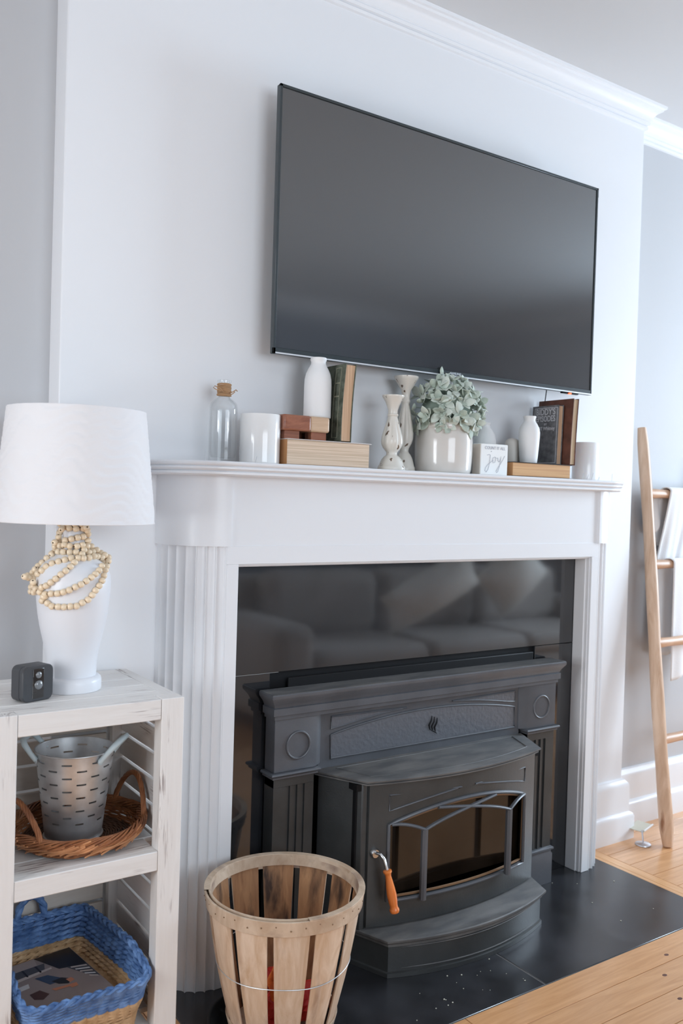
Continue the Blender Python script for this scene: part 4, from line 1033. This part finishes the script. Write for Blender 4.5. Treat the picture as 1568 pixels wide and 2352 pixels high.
g = MB().lathe([(0, .004), (RB0, .004)], (BX, BY), 48); g.v = [(a, b_, c+BZ) for a, b_, c in g.v]; build('bucket_bottom', g, M['galv'], bk)
def ringat(z, r, t, nm, m): build(nm, MB().tube([(BX+r*cos(a), BY+r*sin(a), BZ+z) for a in [2*pi*i/64 for i in range(64)]], t, 8, closed=True), m, bk, smooth=True)
ringat(HB, RB1+.0006, .0017, 'rolled_rim', M['galv']); ringat(.0035, RB0+.0022, .0022, 'foot_ring', M['galv'])
def bail(az, tilt):
    """tubular handle: flattened riveted ends, arch outwards"""
    a = radians(az); ux = Vector((cos(a), sin(a), 0)); ut = Vector((-sin(a), cos(a), 0)); c = Vector((BX, BY, BZ+HB-.012))
    g = MB(); pts = []
    for s in (-1, 1):
        pass
    sp_ = radians(32)
    e = []
    for s in (-1, 1):
        aa = a+s*sp_; e.append(Vector((BX+(RB1+.001)*cos(aa), BY+(RB1+.001)*sin(aa), BZ+HB-.014)))
    o_ = ux*.030+Vector((0, 0, 1))*.036
    P = [e[0], e[0]+o_*.35+ut*-.002, e[0]+o_*.8+ut*.004, e[0]+o_+ut*.014, e[1]+o_-ut*.014, e[1]+o_*.8-ut*.004, e[1]+o_*.35+ut*.002, e[1]]
    g.tube(P, [.0060, .0050, .0060, .0062, .0062, .0060, .0050, .0060], 12)
    h_ = build('bucket_handle', g, M['paleblue'], bk, smooth=True)
    for s, p in zip((-1, 1), e):
        aa = a+s*sp_; n_ = Vector((cos(aa), sin(aa), 0))
        r_ = MB().lathe([(0, 0), (.0068, 0), (.0068, .0016), (0, .0016)], seg=20).xf(Matrix.Translation(p+n_*.0006) @ n_.to_track_quat('Z', 'Y').to_matrix().to_4x4())
        build('handle_end', r_, M['paleblue'], h_, smooth=True)
        r_ = MB().ball((0, 0, 0), .0028, 10, 6, (1, 1, .6)).xf(Matrix.Translation(p+n_*.003) @ n_.to_track_quat('Z', 'Y').to_matrix().to_4x4())
        build('rivet', r_, M['brass_trim'], h_, smooth=True)
bail(-38, 0); bail(150, 0)

# ------------------------------------------------------------------ blue and natural woven basket on the bottom shelf
BSZ = .0895
bs = thing('woven_basket', 'blue-rimmed natural seagrass basket on the bottom shelf holding magazines', 'basket', (.575, -.2, BSZ))
def quad_loop(z, t, n=88):
    """rounded quadrilateral, shrinking downwards with t in 0..1 (1 = rim)"""
    C4 = [Vector((.452, -.358)), Vector((.704, -.362)), Vector((.662, -.062)), Vector((.450, -.066))]
    ce = sum(C4, Vector((0, 0)))/4; C4 = [ce+(c-ce)*(.82+.18*t) for c in C4]
    P = []
    for i in range(4):
        a, b_, c = C4[i-1], C4[i], C4[(i+1) % 4]; r = .038 if i < 2 else .022
        d0 = (a-b_).normalized()*r; d1 = (c-b_).normalized()*r
        for k in range(7):
            u = k/6; P.append((b_+d0)*(1-u)**2+b_*2*u*(1-u)+(b_+d1)*u*u)
    # resample
    L = [0]; 
    for i in range(len(P)): L.append(L[-1]+(P[(i+1) % len(P)]-P[i]).length)
    out = []
    for k in range(n):
        s = L[-1]*k/n; i = max(j for j in range(len(P)) if L[j] <= s); f = (s-L[i])/(L[i+1]-L[i]+1e-9); p = P[i].lerp(P[(i+1) % len(P)], f); out.append(p)
    return out
NR = 15; nat = MB(); blu = MB()
for k in range(NR):
    t = k/(NR-1); z = BSZ+.006+t*.142; n = 176
    P = quad_loop(z, t, n); tgt = blu if k >= 9 else nat
    sag = lambda p: -.036*t*max(0, (-p.y-.27)/.09)
    for s in (0, 1):
        pts = []; rad = []
        for i, p in enumerate(P):
            q = P[(i+1) % n]-P[i-1]; nrm = Vector((q.y, -q.x)).normalized(); w = 2*pi*i/8+pi*s
            pts.append((p.x+nrm.x*.0026*cos(w), p.y+nrm.y*.0026*cos(w), z+sag(p)+.0016*sin(w))); rad.append(.0044+.0012*sin(w*1+k))
        tgt.tube(pts, rad, 5, closed=True)
build('natural_weave', nat, M['natural'], bs, smooth=True, kind='stuff')
build('blue_weave', blu, M['blue'], bs, smooth=True, kind='stuff')
rimm = MB(); P = quad_loop(0, 1.02, 176)
for s in range(3):
    pts = []; 
    for i, p in enumerate(P):
        q = P[(i+1) % 176]-P[i-1]; nrm = Vector((q.y, -q.x)).normalized(); w = 2*pi*i/11+2*pi*s/3
        z = BSZ+.152-.036*max(0, (-p.y-.27)/.09); pts.append((p.x+nrm.x*.0045*cos(w), p.y+nrm.y*.0045*cos(w), z+.0035*sin(2*w)))
    rimm.tube(pts, .0042, 6, closed=True)
build('braided_rim', rimm, M['blue'], bs, smooth=True)
fl_ = [(p.x, p.y, BSZ+.060) for p in quad_loop(0, .35, 60)]; fb = MB(); fb.add(fl_+[(x, y, BSZ+.002) for x, y, _ in fl_], [tuple(range(60)), tuple(range(119, 59, -1))]+[(i, (i+1) % 60, 60+(i+1) % 60, 60+i) for i in range(60)])
build('basket_floor', fb, M['natural'], bs)
hd = []
for i in range(17): t = i/16; a = pi*t; hd.append((.546-.028*cos(a), -.060, BSZ+.150+.048*sin(a)**.8))
tw = MB()
for s in range(2): tw.tube([(p[0]+.003*cos(i*1.1+pi*s), p[1]+.003*sin(i*1.1+pi*s), p[2]) for i, p in enumerate(hd)], .0062, 8)
build('basket_handle', tw, M['blue'], bs, smooth=True)

mg = thing('magazine', 'magazine with a street photograph on its cover, lying in the blue-rimmed basket', 'magazine', (.57, -.2, BSZ+.061))
MR = rot_about(.565, -.2, 8)
MZt = BSZ+.061+.014
build('page_block', MB().box(.474, -.320, BSZ+.0612, .640, -.090, MZt-.0004).xf(MR), M['pages_flat'], mg, bevel=.0008, seg=1)
CP = {k_: mat('print_'+k_, c, .35) for k_, c in dict(road=(.34, .28, .26), black=(.02, .02, .022), cream=(.62, .55, .51), shade=(.09, .09, .10), denim=(.05, .08, .14), skin=(.62, .25, .14), white=(.7, .7, .7), brown=(.09, .04, .03), wall=(.42, .36, .34)).items()}
build('cover', MB().box(.473, -.321, MZt-.0004, .641, -.089, MZt).xf(MR), CP['road'], mg)
def pr(P, c, lv, nm='cover_print'):
    build(nm, MB().add([tuple(MR @ Vector((x, y, MZt+.0001+lv*.00008))) for x, y in P], [tuple(range(len(P)))]), CP[c], mg, clean=False)
pr([(.640, -.090), (.640, -.175), (.585, -.160), (.560, -.090)], 'black', 1)
pr([(.640, -.175), (.640, -.235), (.622, -.215), (.600, -.165)], 'shade', 2)
for i in range(5): pr([(.637, -.178-.013*i), (.637, -.184-.013*i), (.606+.004*i, -.172-.013*i), (.607+.004*i, -.167-.013*i)], 'white' if i % 2 else 'cream', 3)
pr([(.475, -.090), (.560, -.090), (.555, -.120), (.475, -.120)], 'wall', 1)
pr([(.475, -.120), (.570, -.120), (.560, -.146), (.475, -.150)], 'shade', 2)
pr([(.475, -.150), (.575, -.143), (.574, -.150), (.475, -.162)], 'cream', 3)
for x in (.492, .520, .548): pr([(x, -.120), (x+.004, -.120), (x+.004, -.150), (x, -.150)], 'black', 3)
pr([(.530, -.165), (.556, -.168), (.574, -.196), (.562, -.206), (.545, -.205)], 'denim', 4)
pr([(.552, -.196), (.574, -.194), (.590, -.212), (.576, -.224), (.560, -.214)], 'black', 5)
pr([(.578, -.206), (.590, -.206), (.592, -.218), (.580, -.222)], 'skin', 6)
pr([(.540, -.222), (.572, -.228), (.574, -.236), (.544, -.233)], 'skin', 6)
pr([(.572, -.228), (.590, -.230), (.588, -.243), (.574, -.243)], 'skin', 7)
pr([(.498, -.215), (.520, -.212), (.530, -.236), (.512, -.248), (.498, -.238)], 'brown', 4)
pr([(.486, -.178), (.512, -.176), (.508, -.192), (.486, -.194)], 'white', 4)

# ================================================================== HEARTH THINGS
KX, KY = 1.0105, -.350
pn = thing('round_pan', 'shallow round black pan on the hearth under the slatted bushel basket', 'pan', (.985, -.335, .0015))
g = MB().lathe([(0, 0), (.112, 0), (.122, .006), (.130, .022), (.136, .024), (.1365, .027), (.131, .028), (.127, .026), (.119, .010), (.110, .005), (0, .005)], (.988, -.338), 72)
g.v = [(a, b_, c+.0015) for a, b_, c in g.v]; build('pan_body', g, M['panblack'], pn, smooth=True)

bu = thing('bushel_basket', 'weathered bushel basket of spaced wooden staves standing at the hearth front', 'basket', (KX, KY, .007))
KZ0, KZ1, KR0, KR1 = .0075, .318, .108, .1700
NS = 12; va = atan2(-2.0-KY, 0-KX)           # azimuth towards the viewer
random.seed(11)
for i in range(NS):
    g0 = va+radians(-24)+2*pi*i/NS; hw = radians(12.6+random.uniform(-.5, .5)); jz = random.uniform(-.003, .003); mb = MB(); nz, nw = 10, 6
    rings = []
    for j in range(nz+1):
        t = j/nz; z = KZ0+(KZ1-.004+jz-KZ0)*t; r = KR0+(KR1-KR0)*(t+.10*sin(pi*t)); tw_ = hw*(1-.10*(1-t))
        outer = [(KX+r*cos(g0+tw_*q), KY+r*sin(g0+tw_*q), z) for q in [-1+2*k/nw for k in range(nw+1)]]
        inner = [(KX+(r-.0032)*cos(g0+tw_*q), KY+(r-.0032)*sin(g0+tw_*q), z) for q in [1-2*k/nw for k in range(nw+1)]]
        rings.append(outer+inner)
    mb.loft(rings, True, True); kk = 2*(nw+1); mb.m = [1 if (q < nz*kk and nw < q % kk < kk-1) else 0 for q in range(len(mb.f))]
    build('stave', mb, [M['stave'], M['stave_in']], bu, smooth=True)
def band(z0, z1, rt0, rt1, th, a0=0, a1=2*pi, wob=0, nm='hoop', m='hoop', seg=72):
    mb = MB().lathe([(rt0, z0), (rt1, z1), (rt1+th, z1), (rt0+th, z0), (rt0, z0)], (KX, KY), seg, a0, a1, fn=(lambda a, z, r: wob*sin(a*3+z*60)) if wob else None)
    return build(nm, mb, M[m], bu, smooth=True, bevel=.0006)
def rk(z): t = (z-KZ0)/(KZ1-KZ0); return KR0+(KR1-KR0)*(t+.10*sin(pi*t))
band(KZ1-.031, KZ1+.001, rk(KZ1-.031)+.0003, rk(KZ1)+.0003, .0050, wob=.0007)
band(KZ1-.022, KZ1+.003, rk(KZ1-.024)-.0085, rk(KZ1)-.0085, .0050, wob=.0006)
band(KZ1-.004, KZ1+.0035, rk(KZ1)-.0095, rk(KZ1)-.0085, .0145, va+.3, va+4.9, nm='rim_splint')
band(KZ0+.020, KZ0+.040, rk(KZ0+.020)+.0002, rk(KZ0+.040)+.0002, .0040)
w_ = [(KX+(rk(.166)+.0012)*cos(a), KY+(rk(.166)+.0012)*sin(a), .166+.0015*sin(a*5)) for a in [2*pi*i/90 for i in range(90)]]
build('hoop_wire', MB().tube(w_, .0010, 6, closed=True), M['galv'], bu, smooth=True)
nl = MB()
for i in range(36):
    a = 2*pi*i/36+.06; z = KZ1-.013+.004*((i % 3)-1); r = rk(KZ1-.014)+.0055
    nl.ball((KX+r*cos(a), KY+r*sin(a), z), .0016, 8, 5); 
build('nails', nl, M['brass_trim'], bu, smooth=True, kind='stuff')
g = MB().lathe([(0, .010), (KR0+.001, .010), (KR0+.001, .014), (0, .014)], (KX, KY), 48); build('basket_bottom', g, M['stave'], bu)
# crumpled red and orange wrappers inside
random.seed(4)
def wrapper(x, y, z, s, m, label):
    mb = MB().ball((x, y, z), s, 18, 12)
    out = []
    for p in mb.v:
        v = Vector(p)-Vector((x, y, z)); n_ = noise.noise(v*38+Vector((x*9, y*7, z*5))); v *= 1+.42*n_; out.append((x+v.x, y+v.y, z+v.z*1.15))
    mb.v = out
    tag(build('crumpled_wrapper', mb, M[m], loc=(x, y, z-s)), label, 'wrapper', 'crumpled wrappers in the bushel basket')
wrapper(.968, -.392, .062, .040, 'redpaper', 'crumpled red wrapper at the bottom of the slatted bushel basket')
wrapper(1.050, -.372, .060, .036, 'redpaper', 'second crumpled red wrapper, on the stove side inside the bushel basket')
wrapper(.982, -.400, .136, .034, 'orangepaper', 'crumpled orange wrapper lying on the red ones inside the bushel basket')
wrapper(1.005, -.30, .066, .040, 'redpaper', 'red wrapper behind the others in the bushel basket')

cr = MB(); random.seed(31)
for i in range(26):
    x, y = (random.uniform(1.28, 1.62), random.uniform(-.50, -.375)) if i < 20 else (random.uniform(2.05, 2.3), random.uniform(-.45, -.12))
    if y > -.37 and x < 2: continue
    cr.ball((x, y, .0022), random.uniform(.0010, .0026), 6, 4, (1, .8, .5))
tag(build('crumbs', cr, M['palecard'], loc=(1.45, -.43, .0012), kind='stuff'), 'scattered pale ash crumbs on the black hearth before the stove', 'crumbs')
# ================================================================== RIGHT ALCOVE
ld = thing('wooden_ladder', 'peeled log blanket ladder leaning in the alcove right of the mantel', 'ladder', (2.88, -.1, 0))
random.seed(9)
def log(a, b_, r0, r1, m, nm, wob=.004, n=26, taper=True):
    A, B_ = Vector(a), Vector(b_); P = []; R_ = []
    for i in range(n+1):
        t = i/n; p = A.lerp(B_, t); p += Vector((wob*sin(t*7+r0*900), wob*.4*sin(t*5+1), 0)); P.append(p); e = 1 if not taper else (min(1, .72+t*9) if t < .03 else min(1, .80+(1-t)*9) if t > .97 else 1)
        R_.append((r0+(r1-r0)*t+.0008*sin(t*23))*e)
    return build(nm, MB().tube(P, R_, 14), m, ld, smooth=True)
log((2.668, -.150, .0035), (2.706, .046, 1.452), .0235, .0195, M['ladder'], 'rail', .0035)
log((3.128, -.150, .0035), (3.166, .046, 1.452), .0235, .0195, M['ladder'], 'rail', .003)
for z in (1.216, .963, .689, .359):
    t = z/1.452; x = 2.668+.038*t; y = -.150+.196*t
    log((x, y-.004, z), (x+.46, y-.004, z+.002), .0165, .0165, M['ladder_x'], 'rung', .001, 12, False)
# throw over the top rung
def throw():
    mb = MB(); t = 1.216/1.452; yr = -.150+.196*t-.004; zr = 1.216
    def fn(u, v):
        x0 = 2.792+.018*sin(v*5)-.03*(v < .0); x = x0+(3.10-x0)*u
        fold = .010*sin(u*19+v*2)+.006*sin(u*41)
        # v: 0 back bottom .. .35 over rung .. 1 front bottom
        if v < .22: s = v/.22; return (x, yr+.024+.010*(1-s)+fold*.25*(1-s), zr-.20*(1-s)+.01)
        if v < .34: s = (v-.22)/.12*pi; return (x, yr+.022*cos(s), zr+.010+.014*sin(s))
        s = (v-.34)/.66; return (x+.012*s*sin(u*9), yr-.021+.034*min(1, s*2.4)+fold*.35*min(1, s*3), zr+.008-.585*s-.02*sin(u*6)*s)
    mb.grid(fn, 40, 60); return mb
tag(build('throw_blanket', throw(), M['throw'], loc=(2.95, .01, 1.22), smooth=True, solid=.004, clean=False), 'white cotton throw hanging over the top rung of the log ladder', 'blanket')
def cloth2():
    mb = MB(); t = 1.216/1.452; yr = -.150+.196*t-.004; zr = 1.216
    def fn(u, v):
        x = 2.728+.085*u+.02*v*sin(u*3); dip = .10*sin(pi*min(1, u*.9+.25))**.8
        return (x, yr+.024+.010*sin(u*8)*v, zr-.012-(.03+dip+.02*u)*v)
    mb.grid(fn, 20, 16); return mb
tag(build('folded_cloth', cloth2(), M['throw'], loc=(2.77, .03, 1.2), smooth=True, solid=.004, clean=False), 'small grey-white cloth hanging behind the top ladder rung beside the throw', 'cloth')
def cloth3():
    mb = MB(); t = .963/1.452; yr = -.150+.196*t-.004; zr = .963
    def fn(u, v):
        x = 2.792+.02*v+(3.10-2.792)*u; fold = .008*sin(u*23+v)
        if v < .2: s = v/.2*pi; return (x, yr+.022*cos(s), zr+.006+.014*sin(s))
        s = (v-.2)/.8; return (x, yr-.021+.006*s+fold*.4*s, zr+.006-.40*s-.03*s*cos(u*5))
    mb.grid(fn, 36, 40); return mb
tag(build('cotton_towel', cloth3(), M['throw'], loc=(2.95, 0, .97), smooth=True, solid=.003, clean=False), 'cream cotton towel hanging over the second rung of the log ladder', 'towel')
# silver disc stand holding a pale plate on the floor
ds = thing('plate_stand', 'small silver disc stand with a tilted pale plate, beside the ladder foot', 'stand', (2.615, -.092, 0))
g = MB().lathe([(0, 0), (.0255, 0), (.0270, .0015), (.0260, .004), (.018, .006), (0, .007)], (2.612, -.092), 40); build('disc', g, M['silver'], ds, smooth=True)
build('stem', MB().tube([(2.612, -.092, .005), (2.614, -.088, .026), (2.622, -.078, .044)], .0028, 8), M['silver'], ds, smooth=True)
g = MB().box(-.034, -.030, -.0015, .034, .030, .0015).xf(Matrix.Translation((2.650, -.050, .043)) @ Matrix.Rotation(radians(-10), 4, 'Y') @ Matrix.Rotation(radians(8), 4, 'Z'))
build('plate', g, M['palecard'], ds, bevel=.004)
build('plate_edge', MB().tube([(2.628, -.082, .0405), (2.688, -.074, .050)], .0034, 8), M['gloss_white'], ds, smooth=True)

# ================================================================== BEHIND THE CAMERA (seen in the slate and the screen)
sf = thing('sofa', 'grey-beige upholstered sofa facing the fireplace, mirrored in the black slate', 'sofa', (3.4, -2.1, 0))
def cush(x0, y0, z0, x1, y1, z1, nm, m, M_=None, bev=.06):
    g = MB().box(x0-.15, y0+.92, z0*.85, x1-.15, y1+.92, z1*.85)
    if M_ is not None: g.xf(M_)
    return build(nm, g, M[m], sf, bevel=bev, seg=4)
cush(2.30, -3.45, .12, 4.75, -2.62, .36, 'sofa_frame', 'sofa', bev=.03)
cush(2.30, -3.47, .12, 4.75, -3.22, .86, 'backrest', 'sofa')
cush(2.22, -3.45, .10, 2.44, -2.58, .66, 'armrest', 'sofa'); cush(4.62, -3.45, .10, 4.84, -2.58, .66, 'armrest', 'sofa')
for a in (2.45, 3.18, 3.90): cush(a, -3.22, .35, a+.71, -2.60, .50, 'seat_cushion', 'sofa', bev=.05); cush(a, -3.28, .48, a+.71, -3.05, .90, 'back_cushion', 'sofa', bev=.08)
for x in (2.20, 4.55):
    for y in (-2.46, -1.76): build('sofa_leg', MB().prism([(x-.02, y-.02), (x+.02, y-.02), (x+.02, y+.02), (x-.02, y+.02)], 0, .11), M['black'], sf)
def pillow(x, y, z, sx, sz, ang, label, th=.10):
    g = MB()
    def side(s):
        return lambda u, v: ((u-.5)*sx*(1-.10*sin(pi*v)), s*th*(sin(pi*u)*sin(pi*v))**.45, (v-.5)*sz*(1-.10*sin(pi*u)))
    g.grid(side(1), 16, 12); g.grid(side(-1), 16, 12)
    g.xf(Matrix.Translation((x, y, z)) @ Matrix.Rotation(radians(-18), 4, 'X') @ Matrix.Rotation(radians(ang), 4, 'Y'))
    return tag(build('sofa_pillow', g, M['pillow'], loc=(x, y, z), smooth=True), label, 'pillow')
pillow(3.15, -1.86, .675, .64, .27, -28, 'long cream lumbar pillow tilted on the sofa seat')
pillow(3.80, -1.90, .735, .42, .42, 42, 'square cream pillow turned on its corner at the sofa end')
